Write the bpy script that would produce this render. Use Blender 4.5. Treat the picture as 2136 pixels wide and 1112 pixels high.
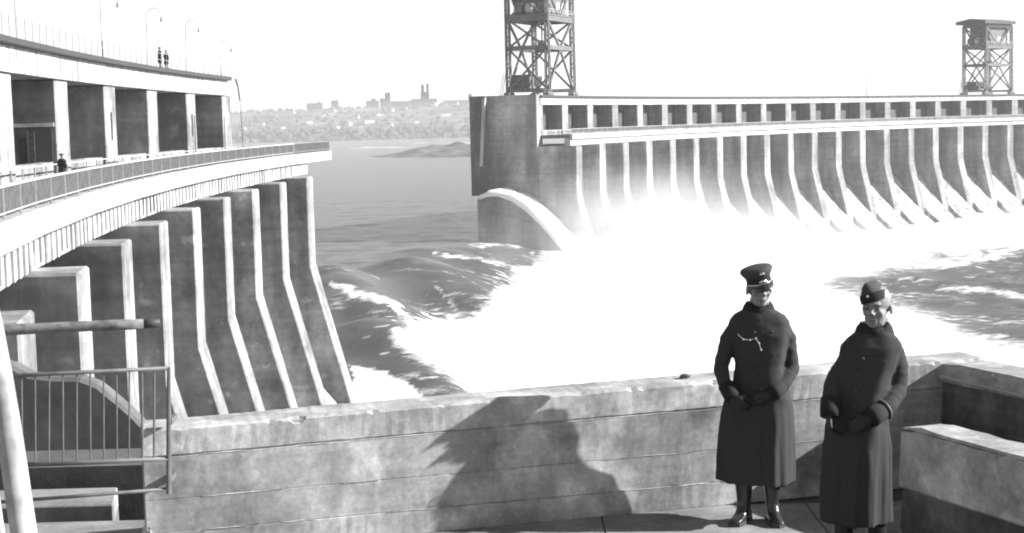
import bpy, bmesh, math, random
import numpy as np
from mathutils import Vector, Matrix, Euler

random.seed(7)
rng = np.random.default_rng(11)
sc = bpy.context.scene
for o in list(bpy.data.objects):
    bpy.data.objects.remove(o)

# ------------------------------------------------------------------ camera
EZ = 2.82                                  # eye height over the platform
F_PX, PITCH, ROLL = 3320.3, 0.0903, 0.0253
cam_d = bpy.data.cameras.new('camera')
cam = bpy.data.objects.new('camera', cam_d)
sc.collection.objects.link(cam)
sc.camera = cam
cam_d.sensor_width = 36.0
cam_d.lens = F_PX / 2136 * 36.0
cam_d.clip_start, cam_d.clip_end = 0.1, 20000
_r = Vector((1, 0, 0)); _f = Vector((0, math.cos(PITCH), -math.sin(PITCH))); _u = Vector((0, math.sin(PITCH), math.cos(PITCH)))
_r2 = math.cos(ROLL) * _r - math.sin(ROLL) * _u
_u2 = math.sin(ROLL) * _r + math.cos(ROLL) * _u
M = Matrix((_r2, _u2, -_f)).transposed().to_4x4()
M.translation = (0, 0, EZ)
cam.matrix_world = M

# ------------------------------------------------------------------ sky, sun, exposure
SUN_AZ, SUN_EL = math.radians(-1.0), math.radians(26.5)   # azimuth measured from +X towards +Y
world = bpy.data.worlds.new('World'); sc.world = world
world.use_nodes = True
nt = world.node_tree; nt.nodes.clear()
sky = nt.nodes.new('ShaderNodeTexSky'); sky.sky_type = 'NISHITA'
sky.sun_disc = False; sky.sun_elevation = SUN_EL; sky.sun_rotation = math.pi / 2 - SUN_AZ
sky.dust_density = 0.3
bw = nt.nodes.new('ShaderNodeRGBToBW')                    # black-and-white film: the sky as its grey value
bg = nt.nodes.new('ShaderNodeBackground'); bg.inputs['Strength'].default_value = 0.078
wo = nt.nodes.new('ShaderNodeOutputWorld')
nt.links.new(sky.outputs[0], bw.inputs[0]); nt.links.new(bw.outputs[0], bg.inputs[0]); nt.links.new(bg.outputs[0], wo.inputs[0])
sd = bpy.data.lights.new('sun', 'SUN'); sd.energy = 5.0; sd.angle = math.radians(0.5); sd.color = (1, 1, 1)
sun = bpy.data.objects.new('sun', sd); sc.collection.objects.link(sun)
_sv = Vector((math.cos(SUN_AZ) * math.cos(SUN_EL), math.sin(SUN_AZ) * math.cos(SUN_EL), math.sin(SUN_EL)))
sun.rotation_euler = _sv.to_track_quat('Z', 'Y').to_euler()
sun.location = (60, 0, 60)
sc.view_settings.view_transform = 'Standard'
sc.view_settings.look = 'None'
sc.view_settings.gamma = 1.0
sc.view_settings.use_curve_mapping = False
sc.view_settings.exposure = 1.32
sc.render.engine = 'CYCLES'
cy = sc.cycles
cy.max_bounces = 6; cy.diffuse_bounces = 3; cy.glossy_bounces = 2; cy.transmission_bounces = 2
cy.volume_bounces = 1; cy.transparent_max_bounces = 8
cy.volume_step_rate = 1.5; cy.volume_max_steps = 96
cy.use_denoising = True
cy.pixel_filter_type = 'GAUSSIAN'; cy.filter_width = 2.2

# ------------------------------------------------------------------ helpers
def ray(px, py):
    x, y = px - 1068.0, py - 556.0
    c, s = math.cos(ROLL), math.sin(ROLL)
    X, Y = x * c - y * s, x * s + y * c
    cx, u = X / F_PX, -Y / F_PX
    cp, sp = math.cos(PITCH), math.sin(PITCH)
    return Vector((cx, cp + u * sp, -sp + u * cp))
def atz(px, py, z):                        # the point seen at a pixel, at height z
    r = ray(px, py); t = (z - EZ) / r.z
    return Vector((r.x * t, r.y * t, z))
def atd(px, py, d):                        # the point seen at a pixel, at distance y = d
    r = ray(px, py); t = d / r.y
    return Vector((r.x * t, d, EZ + r.z * t))
def proj_np(X, Y, Z):
    Zr = Z - EZ
    c, s = math.cos(PITCH), math.sin(PITCH)
    d = c * Y - s * Zr; u = s * Y + c * Zr
    d = np.where(d < 1, 1, d)
    x = F_PX * X / d; y = -F_PX * u / d
    cr, sr = math.cos(ROLL), math.sin(ROLL)
    return 1068 + x * cr + y * sr, 556 - x * sr + y * cr

def tag(o, label=None, cat=None, group=None, kind=None):
    if label: o['label'] = label
    if cat: o['category'] = cat
    if group: o['group'] = group
    if kind: o['kind'] = kind
    return o
def empty(name, loc=(0, 0, 0), rz=0.0, parent=None):
    o = bpy.data.objects.new(name, None); sc.collection.objects.link(o)
    o.location = loc; o.rotation_euler = (0, 0, rz); o.empty_display_size = 0.2
    if parent: o.parent = parent
    return o
def link(name, me, parent=None, loc=None, rz=None):
    o = bpy.data.objects.new(name, me); sc.collection.objects.link(o)
    if parent: o.parent = parent
    if loc is not None: o.location = loc
    if rz is not None: o.rotation_euler = (0, 0, rz)
    return o

class MB:
    def __init__(s): s.v = []; s.f = []
    def add(s, vs, fs):
        n = len(s.v); s.v += [tuple(v) for v in vs]; s.f += [tuple(i + n for i in f) for f in fs]; return s
    def hexa(s, p):                        # 8 points: bottom ring then top ring
        return s.add(p, [(3, 2, 1, 0), (4, 5, 6, 7), (0, 1, 5, 4), (1, 2, 6, 5), (2, 3, 7, 6), (3, 0, 4, 7)])
    def box(s, x0, x1, y0, y1, z0, z1):
        return s.hexa([(x0, y0, z0), (x1, y0, z0), (x1, y1, z0), (x0, y1, z0), (x0, y0, z1), (x1, y0, z1), (x1, y1, z1), (x0, y1, z1)])
    def bar(s, a, b, w, h=None):           # square bar from a to b
        a, b = Vector(a), Vector(b); h = h or w
        d = (b - a).normalized(); up = Vector((0, 0, 1)) if abs(d.z) < .95 else Vector((1, 0, 0))
        x = d.cross(up).normalized() * w / 2; y = x.cross(d).normalized() * h / 2
        return s.hexa([a - x - y, a + x - y, a + x + y, a - x + y, b - x - y, b + x - y, b + x + y, b - x + y])
    def tube(s, pts, rad, n=8, caps=True):
        pts = [Vector(p) for p in pts]
        if not hasattr(rad, '__len__'): rad = [rad] * len(pts)
        rings = []; px = None
        for i, p in enumerate(pts):
            d = (pts[min(i + 1, len(pts) - 1)] - pts[max(i - 1, 0)]).normalized()
            if px is None:
                px = d.cross(Vector((0, 0, 1)) if abs(d.z) < .9 else Vector((1, 0, 0))).normalized()
            x = (px - d * px.dot(d)).normalized(); px = x; y = d.cross(x)
            rings.append([p + (x * math.cos(t) + y * math.sin(t)) * rad[i] for t in [2 * math.pi * j / n for j in range(n)]])
        return s.loft(rings, caps)
    def loft(s, rings, caps=True):
        n = len(rings[0]); vs = [v for r in rings for v in r]; fs = []
        for i in range(len(rings) - 1):
            for j in range(n):
                k = (j + 1) % n
                fs.append((i * n + j, i * n + k, (i + 1) * n + k, (i + 1) * n + j))
        if caps:
            fs.append(tuple(reversed(range(n)))); m = (len(rings) - 1) * n; fs.append(tuple(range(m, m + n)))
        return s.add(vs, fs)
    def prism(s, prof, t0, t1):            # profile in (x, z), swept along y
        n = len(prof)
        vs = [(x, t0, z) for x, z in prof] + [(x, t1, z) for x, z in prof]
        fs = [tuple(range(n)), tuple(reversed(range(n, 2 * n)))] + [(i, i + n, (i + 1) % n + n, (i + 1) % n) for i in range(n)]
        return s.add(vs, fs)
    def sphere(s, c, r, n=12, m=8):
        if not hasattr(r, '__len__'): r = (r, r, r)
        rings = []
        for i in range(m + 1):
            t = math.pi * (i + (.02 if i == 0 else -.02 if i == m else 0)) / m
            rings.append([(c[0] + r[0] * math.sin(t) * math.cos(2 * math.pi * j / n), c[1] + r[1] * math.sin(t) * math.sin(2 * math.pi * j / n), c[2] - r[2] * math.cos(t)) for j in range(n)])
        return s.loft(rings)
    def mesh(s, name, mat, smooth=False, bevel=0, recalc=True):
        me = bpy.data.meshes.new(name); me.from_pydata(s.v, [], s.f)
        if recalc or bevel:
            bm = bmesh.new(); bm.from_mesh(me)
            bmesh.ops.recalc_face_normals(bm, faces=bm.faces)
            if bevel:
                bmesh.ops.bevel(bm, geom=[e for e in bm.edges if len(e.link_faces) == 2 and e.calc_face_angle(0) > .6], offset=bevel, segments=1, affect='EDGES', profile=.5)
            bm.to_mesh(me); bm.free()
        if mat: me.materials.append(mat)
        if smooth: me.polygons.foreach_set('use_smooth', [True] * len(me.polygons))
        me.update(); return me
    def build(s, name, mat, parent=None, smooth=False, bevel=0, loc=None, rz=None):
        return link(name, s.mesh(name, mat, smooth, bevel), parent, loc, rz)

# numpy value noise (world space)
_perm = rng.random((256, 256))
def vnoise(x, y):
    xi, yi = np.floor(x).astype(int), np.floor(y).astype(int); fx, fy = x - xi, y - yi
    fx = fx * fx * (3 - 2 * fx); fy = fy * fy * (3 - 2 * fy)
    g = lambda a, b: _perm[a & 255, b & 255]
    return (g(xi, yi) * (1 - fx) + g(xi + 1, yi) * fx) * (1 - fy) + (g(xi, yi + 1) * (1 - fx) + g(xi + 1, yi + 1) * fx) * fy
def fbm(x, y, o=4):
    x = np.asarray(x, float); y = np.asarray(y, float)
    t = 0; a = .5; n = 0
    for i in range(o):
        t = t + a * vnoise(x + 17.3 * i, y - 9.1 * i); n += a; a *= .5; x = x * 2.03; y = y * 2.03
    return t / n
def sstep(a, b, x):
    t = np.clip((x - a) / (b - a), 0, 1); return t * t * (3 - 2 * t)

# ------------------------------------------------------------------ materials (all neutral: a black-and-white photograph)
def newmat(name):
    m = bpy.data.materials.new(name); m.use_nodes = True
    n = m.node_tree; return m, n, n.nodes['Principled BSDF']
def plain(name, v, rough=.7, metal=0.0, spec=.3, var=.12, scale=6.0, bump=0.0):
    m, n, b = newmat(name)
    tc = n.nodes.new('ShaderNodeTexCoord'); no = n.nodes.new('ShaderNodeTexNoise'); no.inputs['Scale'].default_value = scale; no.inputs['Detail'].default_value = 5
    mr = n.nodes.new('ShaderNodeMapRange'); mr.inputs[1].default_value = .3; mr.inputs[2].default_value = .7
    mr.inputs[3].default_value = v * (1 - var); mr.inputs[4].default_value = v * (1 + var)
    n.links.new(tc.outputs['Object'], no.inputs['Vector']); n.links.new(no.outputs['Fac'], mr.inputs[0]); n.links.new(mr.outputs[0], b.inputs['Base Color'])
    b.inputs['Roughness'].default_value = rough; b.inputs['Metallic'].default_value = metal; b.inputs['Specular IOR Level'].default_value = spec
    if bump:
        bp = n.nodes.new('ShaderNodeBump'); bp.inputs['Strength'].default_value = bump; bp.inputs['Distance'].default_value = .02
        n.links.new(no.outputs['Fac'], bp.inputs['Height']); n.links.new(bp.outputs[0], b.inputs['Normal'])
    return m
def concrete(name, v, big=.35, fine=9.0, amp=.35, streak=.2, bump=.25, dist=.02, rough=.9, speck=0.0, boards=0.0, bz=11.0, pale=0.0, crack=0.0, cs=1.2):
    """cement grey with blotches, rain streaks and fine grain"""
    m, n, b = newmat(name); L = n.links.new
    tc = n.nodes.new('ShaderNodeTexCoord')
    geo = n.nodes.new('ShaderNodeNewGeometry')
    def noise(scale, detail, vec, rough_=.6):
        t = n.nodes.new('ShaderNodeTexNoise'); t.inputs['Scale'].default_value = scale; t.inputs['Detail'].default_value = detail; t.inputs['Roughness'].default_value = rough_
        L(vec, t.inputs['Vector']); return t.outputs['Fac']
    def rng_(fac, a, bb, c, d):
        t = n.nodes.new('ShaderNodeMapRange'); L(fac, t.inputs[0])
        for i, q in enumerate((a, bb, c, d)): t.inputs[i + 1].default_value = q
        return t.outputs[0]
    def mul(a, bb):
        t = n.nodes.new('ShaderNodeMath'); t.operation = 'MULTIPLY'
        for i, q in enumerate((a, bb)):
            if isinstance(q, (int, float)): t.inputs[i].default_value = q
            else: L(q, t.inputs[i])
        return t.outputs[0]
    pos = geo.outputs['Position']
    mp = n.nodes.new('ShaderNodeMapping'); mp.inputs['Scale'].default_value = (1, 1, .12); L(pos, mp.inputs['Vector'])
    f1 = noise(big, 6, pos, .65); f2 = noise(fine, 6, pos, .7); f3 = noise(big * 3.1, 4, mp.outputs[0], .6)
    c = mul(rng_(f1, .36, .64, 1 - amp, 1 + amp), rng_(f2, .3, .7, .80, 1.19))
    c = mul(c, rng_(f3, .35, .7, 1 - streak, 1 + streak * .6))
    if speck:
        f4 = noise(fine * .45, 2, pos, .5); c = mul(c, rng_(f4, .66, .72, 1.0, 1.0 + speck))
    if boards:
        mb = n.nodes.new('ShaderNodeMapping'); mb.inputs['Scale'].default_value = (.25 * bz / 11, .25 * bz / 11, bz); L(pos, mb.inputs['Vector'])
        f5 = noise(1.6, 3, mb.outputs[0], .6); c = mul(c, rng_(f5, .35, .65, 1 - boards, 1 + boards))
    if pale:
        f6 = noise(big * 1.3, 4, pos, .55); c = mul(c, rng_(f6, .50, .62, 1.0, 1.0 + pale))
        f7 = noise(big * .8, 5, pos, .7); c = mul(c, rng_(f7, .30, .48, 1.0 - pale * .6, 1.0))
    if crack:
        vo = n.nodes.new('ShaderNodeTexVoronoi'); vo.feature = 'DISTANCE_TO_EDGE'; vo.inputs['Scale'].default_value = cs
        wv = n.nodes.new('ShaderNodeTexNoise'); wv.inputs['Scale'].default_value = cs * 2.5; wv.inputs['Detail'].default_value = 6; L(pos, wv.inputs['Vector'])
        ad = n.nodes.new('ShaderNodeVectorMath'); ad.operation = 'MULTIPLY_ADD'; L(wv.outputs['Color'], ad.inputs[0]); ad.inputs[1].default_value = (.5 / cs,) * 3; L(pos, ad.inputs[2]); L(ad.outputs[0], vo.inputs['Vector'])
        c = mul(c, rng_(vo.outputs['Distance'], .0, .012, 1.0 - crack, 1.0))
    c = mul(c, v)
    L(c, b.inputs['Base Color']); b.inputs['Roughness'].default_value = rough; b.inputs['Specular IOR Level'].default_value = .2
    bp = n.nodes.new('ShaderNodeBump'); bp.inputs['Strength'].default_value = bump; bp.inputs['Distance'].default_value = dist
    L(f2, bp.inputs['Height']); L(bp.outputs[0], b.inputs['Normal'])
    return m
M_wall = concrete('parapet_concrete', .27, pale=.65, big=1.15, fine=26, amp=.50, streak=.14, bump=.22, dist=.006, speck=.22, boards=.08)
M_cope = concrete('coping_concrete', .31, pale=.4, big=2.4, fine=26, amp=.25, streak=.06, bump=.3, dist=.008, speck=.2)
M_floor = concrete('floor_concrete', .19, pale=.3, crack=.2, cs=.6, big=1.4, fine=20, amp=.25, streak=0, bump=.3, dist=.01)
M_dam = concrete('dam_concrete', .255, pale=.22, big=.16, fine=1.6, amp=.42, streak=.32, crack=.2, cs=.12, bump=.15, dist=.1, speck=.6, boards=.10, bz=1.1)
M_dam2 = concrete('dam_girder_concrete', .40, big=.25, fine=2.5, amp=.15, streak=.3, bump=.15, dist=.05)
M_dam3 = concrete('dam_far_concrete', .25, pale=.2, big=.09, fine=.9, amp=.28, streak=.45, boards=.12, bz=.8, bump=.1, dist=.1)
M_darkened = concrete('abutment_concrete', .11, big=.3, fine=3, amp=.3, streak=.2, bump=.3, dist=.05)  # darkened concrete: shade of the curved wall and broken end put into the colour
M_ogee = concrete('spillway_concrete', .36, big=.2, fine=.8, amp=.35, streak=.5, pale=.3, bump=.2, dist=.1)
M_road = plain('road_asphalt', .10, .9, scale=2)
M_dark = plain('dark_painted_steel', .045, .6, scale=3)
M_steel = plain('crane_steel', .11, .6, scale=1.5, var=.4)
M_steel_l = plain('pale_crane_sheet', .45, .6, scale=1.0, var=.3)
M_gate = plain('gate_steel', .06, .7, scale=.6, var=.35)
M_balus = plain('baluster_steel', .15, .6, scale=3, var=.3)
M_rail = plain('railing_steel', .11, .55, scale=10, var=.25)
M_railp = plain('pale_railing_paint', .34, .6, scale=4, var=.15)
M_pipe = plain('worn_grey_pipe', .30, .5, scale=7, var=.4, bump=.2)
M_log = plain('weathered_timber', .15, .85, scale=14, var=.45, bump=.4)
M_coat = plain('dark_greatcoat_wool', .042, .95, spec=.1, scale=90, var=.08, bump=.05)
M_coat2 = plain('grey_greatcoat_wool', .042, .95, spec=.1, scale=90, var=.08, bump=.05)
M_collar = plain('dark_collar_cloth', .016, .9, scale=60)
M_skin = plain('skin', .20, .55, scale=30, var=.08)
M_hair = plain('cropped_hair', .10, .8, scale=50)
M_boot = plain('black_boot_leather', .025, .25, spec=.6, scale=20)
M_capc = plain('cap_cloth', .05, .9, scale=40)
M_badge = plain('bright_metal_badge', .6, .3, metal=1.0)
M_glove = plain('glove_leather', .022, .6, scale=40)
M_stone = plain('dark_stone', .09, .9, scale=20, bump=.5)
M_town = plain('far_town_walls', .13, .9, scale=.02, var=.25)
M_town_l = plain('pale_house_walls', .50, .9, scale=.05, var=.2)
M_troof = plain('far_roofs', .13, .9, scale=.05)
M_wood = plain('far_woods', .06, .95, scale=.03, var=.5)

# ------------------------------------------------------------------ the river
CX, CY, R, S = 541.842, 143.4536, 573.52, 0.028333818
AL = 3.2276295
def ang(k): return AL - k * S
def P(k, dr, z=0.0):                       # point on the dam's arc: bay number, metres upstream of the crest line, height over eye level
    a = ang(k); return Vector((CX + (R + dr) * math.cos(a), CY + (R + dr) * math.sin(a), z + EZ))

def in_poly(px, py, poly):
    inside = np.zeros(px.shape, bool); n = len(poly)
    for i in range(n):
        x0, y0 = poly[i]; x1, y1 = poly[(i + 1) % n]
        c = ((y0 > py) != (y1 > py)) & (px < (x1 - x0) * (py - y0) / ((y1 - y0) if y1 != y0 else 1e-9) + x0)
        inside ^= c
    return inside
def seg_dist(px, py, line):
    d = np.full(px.shape, 1e9)
    for (x0, y0), (x1, y1) in zip(line[:-1], line[1:]):
        dx, dy = x1 - x0, y1 - y0; t = np.clip(((px - x0) * dx + (py - y0) * dy) / (dx * dx + dy * dy), 0, 1)
        d = np.minimum(d, np.hypot(px - x0 - t * dx, py - y0 - t * dy))
    return d
def sdf(px, py, poly):
    d = seg_dist(px, py, poly + [poly[0]]); return np.where(in_poly(px, py, poly), d, -d)

def world_line(pts, z): return [tuple(atz(x, y, z)[:2]) for x, y in pts]
ZU, ZD = -22.5, -31.0
xs = np.concatenate([-np.geomspace(2600, 62, 26), np.arange(-60, -44, 2), np.arange(-44, 60, .55), np.arange(60, 260, 2.0), np.geomspace(262, 2600, 18)])
ys = np.concatenate([[-400, -100, 0, 60, 90], np.arange(105, 130, 3), np.arange(130, 330, .9), np.arange(330, 640, 2.2), np.geomspace(643, 3400, 42)])
XX, YY = np.meshgrid(xs, ys)
rad_ = np.hypot(XX - CX, YY - CY) - R      # metres upstream of the dam line
drop = sstep(18, -42, rad_ + 10 * (fbm(XX / 45, YY / 45) - .5))
kk_ = (AL - np.mod(np.arctan2(YY - CY, XX - CX), 2 * math.pi)) / S
behind = sstep(15.9, 16.6, kk_) * (kk_ < 60)
drop = drop * (1 - behind) + behind * 1.30 * sstep(14, 6, rad_)
ZZ = ZU + (ZD - ZU) * drop
rough = sstep(30, -5, rad_) * sstep(3000, 700, YY)
ZZ += rough * (2.6 * (fbm(XX / 20 + 5, YY / 14, 3) - .5) * 1.3)
ZZ += sstep(8, -25, rad_) * (fbm(XX / 5, YY / 5, 4) - .5) * 1.6
ZZ += .7 * (fbm(XX / 6, YY / 4.5, 4) - .5) * sstep(900, 300, YY)
# smooth rolling humps where the current dives through the breach, with crests between them
def hump(poly_px, z, amp, sx):
    global ZZ
    L = world_line(poly_px, z); d = seg_dist(XX, YY, L); ZZ = ZZ + amp * np.exp(-(d / sx) ** 2)
dive = sstep(-100, 20, sdf(*proj_np(XX, YY, ZZ), [(700, 600), (900, 560), (1010, 575), (1010, 640), (900, 690), (960, 800), (860, 800), (740, 760)]))
ZZ -= dive * .5 * (rough * (2.6 * (fbm(XX / 20 + 5, YY / 14, 3) - .5) * 1.3) + sstep(8, -25, rad_) * (fbm(XX / 5, YY / 5, 4) - .5) * 1.6 + .7 * (fbm(XX / 6, YY / 4.5, 4) - .5))
hump([(700, 605), (790, 640), (850, 690)], -24, 3.0, 7)
hump([(720, 690), (800, 730)], -26, -1.6, 7)
hump([(880, 575), (960, 590), (1010, 620)], -24, 3.6, 8)
hump([(860, 640), (940, 660)], -26, -1.4, 7)
hump([(760, 750), (860, 780), (950, 810)], -28, 2.6, 6)
hump([(900, 540), (1000, 555), (1080, 580)], -24, 1.3, 8)
PXv, PYv = proj_np(XX, YY, ZZ)
wx = PXv + 46 * (fbm(XX / 7, YY / 11, 5) - .5) + 26 * (fbm(XX / 1.6, YY / 2.2, 3) - .5)
wy = PYv + 30 * (fbm(XX / 6 + 40, YY / 10, 5) - .5) + 10 * (fbm(XX / 1.5 + 9, YY / 2, 3) - .5)
main = [(1175, 510), (1130, 560), (1075, 610), (1030, 640), (985, 668), (915, 690), (832, 706), (905, 738), (965, 775), (1005, 830), (1000, 1000), (2400, 1100), (2400, 760),
        (2136, 735), (2010, 705), (1900, 665), (1790, 640), (1690, 610), (1650, 580), (1760, 552), (1900, 530), (2136, 497), (2400, 470), (2400, 420), (1700, 430), (1300, 440)]
foam = .55 * sstep(-48, -6, sdf(wx, wy, main)) + .45 * sstep(-12, 30, sdf(wx, wy, main))
foam = np.maximum(foam, .75 * sstep(-90, 30, sdf(wx, wy, main)) * sstep(.42, .62, fbm(XX / 10, YY / 3.2, 4)))
foam = np.maximum(foam, sstep(-16, 9, sdf(PXv + 40 * (fbm(XX / 2.5, YY / 2.5, 5) - .5), PYv + 30 * (fbm(XX / 2.5 + 7, YY / 2.5, 5) - .5), [(738, 770), (800, 778), (840, 800), (880, 828), (900, 900), (730, 900)])))
def streak(line, w, a=1.0, warp=11, rag=.75):
    global foam
    d = seg_dist(PXv + warp * (fbm(XX / 3, YY / 3, 4) - .5) * 2, PYv + warp * .6 * (fbm(XX / 3 + 31, YY / 3, 4) - .5) * 2, line)
    f = sstep(w * 2.2, w * .1, d) * (1 - rag + rag * 1.7 * fbm(XX / 1.3, YY / 1.8, 4)); foam = np.maximum(foam, np.clip(a * f * .68, 0, 1))
streak([(690, 590), (745, 612), (800, 624), (830, 645), (860, 672), (905, 690)], 7, 1.1)
streak([(905, 598), (930, 622), (965, 650)], 5, .7)
streak([(985, 508), (1090, 511), (1180, 518)], 5, 1.0)
streak([(905, 530), (1000, 540), (1090, 560)], 5, .8)
streak([(1880, 542), (1960, 553), (2050, 540), (2150, 508)], 9, 1.0)
streak([(1960, 600), (2060, 607), (2150, 622)], 7, .9)
streak([(1800, 545), (1860, 560)], 5, .7)
al_, ac_ = XX * .93 - YY * .37, XX * .37 + YY * .93          # along and across the current
thr = fbm(al_ / 13 + 2.5 * fbm(XX / 9, YY / 9, 3), ac_ / 1.5, 4)
zone = sstep(-170, -10, sdf(PXv, PYv, main))
foam = np.maximum(foam, (.25 + .45 * zone) * zone * sstep(.54, .74, thr))
foam = np.maximum(foam, .34 * sstep(.58, .72, fbm(al_ / 6 + 9, ac_ / 2.2, 5)) * sstep(25, 0, rad_) * sstep(800, 500, YY))
foam = np.maximum(foam, .30 * sstep(.6, .75, fbm(XX / 30, YY / 9, 4)) * sstep(700, 300, YY))
foam = np.clip(foam, 0, 1)
ny, nx = XX.shape
idx = np.arange(nx * ny).reshape(ny, nx)
me = bpy.data.meshes.new('river')
faces = np.stack([idx[:-1, :-1], idx[:-1, 1:], idx[1:, 1:], idx[1:, :-1]], -1).reshape(-1, 4)
me.from_pydata(np.stack([XX, YY, ZZ + foam * .35 * (fbm(XX / 1.1, YY / 1.1, 3) - .3)], -1).reshape(-1, 3).tolist(), [], faces.tolist())
at = me.attributes.new('foam', 'FLOAT', 'POINT'); at.data.foreach_set('value', foam.reshape(-1).astype(np.float32))
me.polygons.foreach_set('use_smooth', [True] * len(me.polygons))
def water_mat():
    m, n, b = newmat('river_water'); L = n.links.new
    a = n.nodes.new('ShaderNodeAttribute'); a.attribute_name = 'foam'
    geo = n.nodes.new('ShaderNodeNewGeometry')
    t = n.nodes.new('ShaderNodeTexNoise'); t.inputs['Scale'].default_value = .75; t.inputs['Detail'].default_value = 10; t.inputs['Roughness'].default_value = .7
    mp = n.nodes.new('ShaderNodeMapping'); mp.inputs['Scale'].default_value = (.6, 1, 1); L(geo.outputs['Position'], mp.inputs[0]); L(mp.outputs[0], t.inputs['Vector'])
    ad = n.nodes.new('ShaderNodeMath'); ad.operation = 'MULTIPLY_ADD'; L(t.outputs['Fac'], ad.inputs[0]); ad.inputs[1].default_value = 1.1; ad.inputs[2].default_value = -.55
    ad2 = n.nodes.new('ShaderNodeMath'); ad2.operation = 'ADD'; L(a.outputs['Fac'], ad2.inputs[0]); L(ad.outputs[0], ad2.inputs[1])
    mr = n.nodes.new('ShaderNodeMapRange'); mr.interpolation_type = 'SMOOTHSTEP'; L(ad2.outputs[0], mr.inputs[0]); mr.inputs[1].default_value = .22; mr.inputs[2].default_value = .80
    b.inputs['Base Color'].default_value = (.085, .085, .085, 1); b.inputs['Roughness'].default_value = .22; b.inputs['IOR'].default_value = 1.33
    bp = n.nodes.new('ShaderNodeBump'); bp.inputs['Strength'].default_value = .8; bp.inputs['Distance'].default_value = .35; L(t.outputs['Fac'], bp.inputs['Height']); L(bp.outputs[0], b.inputs['Normal'])
    d = n.nodes.new('ShaderNodeBsdfDiffuse'); d.inputs[0].default_value = (.86, .86, .86, 1); L(bp.outputs[0], d.inputs['Normal'])
    mx = n.nodes.new('ShaderNodeMixShader'); L(mr.outputs[0], mx.inputs[0]); L(b.outputs[0], mx.inputs[1]); L(d.outputs[0], mx.inputs[2])
    L(mx.outputs[0], n.nodes['Material Output'].inputs['Surface']); return m
me.materials.append(water_mat())
tag(link('river', me), kind='structure')

# ------------------------------------------------------------------ far bank, woods and town
def terrain(name, xs, ys, hf, mat):
    X, Y = np.meshgrid(xs, ys); Z = hf(X, Y); ny, nx = X.shape; I = np.arange(nx * ny).reshape(ny, nx)
    me = bpy.data.meshes.new(name)
    me.from_pydata(np.stack([X, Y, Z], -1).reshape(-1, 3).tolist(), [], np.stack([I[:-1, :-1], I[:-1, 1:], I[1:, 1:], I[1:, :-1]], -1).reshape(-1, 4).tolist())
    me.polygons.foreach_set('use_smooth', [True] * len(me.polygons)); me.materials.append(mat)
    return tag(link(name, me), kind='structure')
M_land = concrete('far_bank_scrub', .11, big=.012, fine=.09, amp=.7, streak=0, bump=.6, dist=6, speck=.5)
M_spit = concrete('spit_scrub', .10, big=.05, fine=.3, amp=.5, streak=0, bump=.6, dist=1)
def far_h(X, Y):
    t = sstep(2950, 3700, Y)
    ridge = 40 + 10 * sstep(-700, 100, X) + 9 * (fbm(X / 260, Y / 260, 4) - .5) + 6 * sstep(-200, 100, X) - 34 * sstep(150, 420, X)
    step = 14 * sstep(2960, 3010, Y)
    return ZU - 2 + step + (ridge - ZU - 12) * t + 7 * (fbm(X / 60, Y / 60, 4) - .5) * sstep(2960, 3050, Y)
terrain('far_bank', np.arange(-2600, 2601, 20), np.arange(2930, 4400, 18), far_h, M_land)
def spit_h(X, Y):
    c = atz(905, 322, ZU); d = ((X - c.x - 25) / 62) ** 2 + ((Y - c.y) / 120) ** 2
    return ZU - 1.5 + 10 * np.exp(-d * 1.3) * (.2 + 1.5 * fbm(X / 11, Y / 30, 5))
c_ = atz(905, 322, ZU)
terrain('river_spit', np.arange(c_.x - 150, c_.x + 220, 4), np.arange(c_.y - 260, c_.y + 260, 10), spit_h, M_spit)
def flats_h(X, Y): return ZU - 1.3 + 2.6 * np.maximum(0, fbm(X / 60, Y / 130, 4) - .5) * 4 * sstep(1500, 1700, Y) * sstep(2600, 2200, Y)
terrain('mud_flats', np.arange(-560, 90, 9), np.arange(1500, 2600, 16), flats_h, concrete('mud_flat_sand', .30, big=.02, fine=.2, amp=.4, streak=0, bump=.3, dist=1))

fh = lambda x, y: float(far_h(np.array([x]), np.array([y]))[0])
# dark wooded shore strip, one mass
w = MB()
for i in range(1500):
    x = random.uniform(-1500, 1100); y = random.uniform(2955, 3040); h = random.uniform(5, 13); r = random.uniform(5, 10)
    z = fh(x, y) - 1
    n = 6; rings = []
    for q, (rr, zz) in enumerate([(.6, 0), (1, .35), (.75, .75), (.2, 1)]):
        rings.append([(x + r * rr * math.cos(6.283 * j / n + i) * random.uniform(.75, 1.2), y + r * rr * math.sin(6.283 * j / n + i), z + h * zz) for j in range(n)])
    w.loft(rings)
tag(w.build('shore_woods', M_wood), kind='stuff')
w = MB()
for i in range(900):
    x = random.uniform(-1100, 700); y = random.uniform(3060, 3800); h = random.uniform(3, 8); r = random.uniform(3, 8); z = fh(x, y) - 1; n = 5
    w.loft([[(x + r * rr * math.cos(6.283 * j / n + i), y + r * rr * math.sin(6.283 * j / n + i), z + h * zz) for j in range(n)] for rr, zz in [(.7, 0), (1, .4), (.3, 1)]])
tag(w.build('hillside_scrub', M_wood), kind='stuff')

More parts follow.
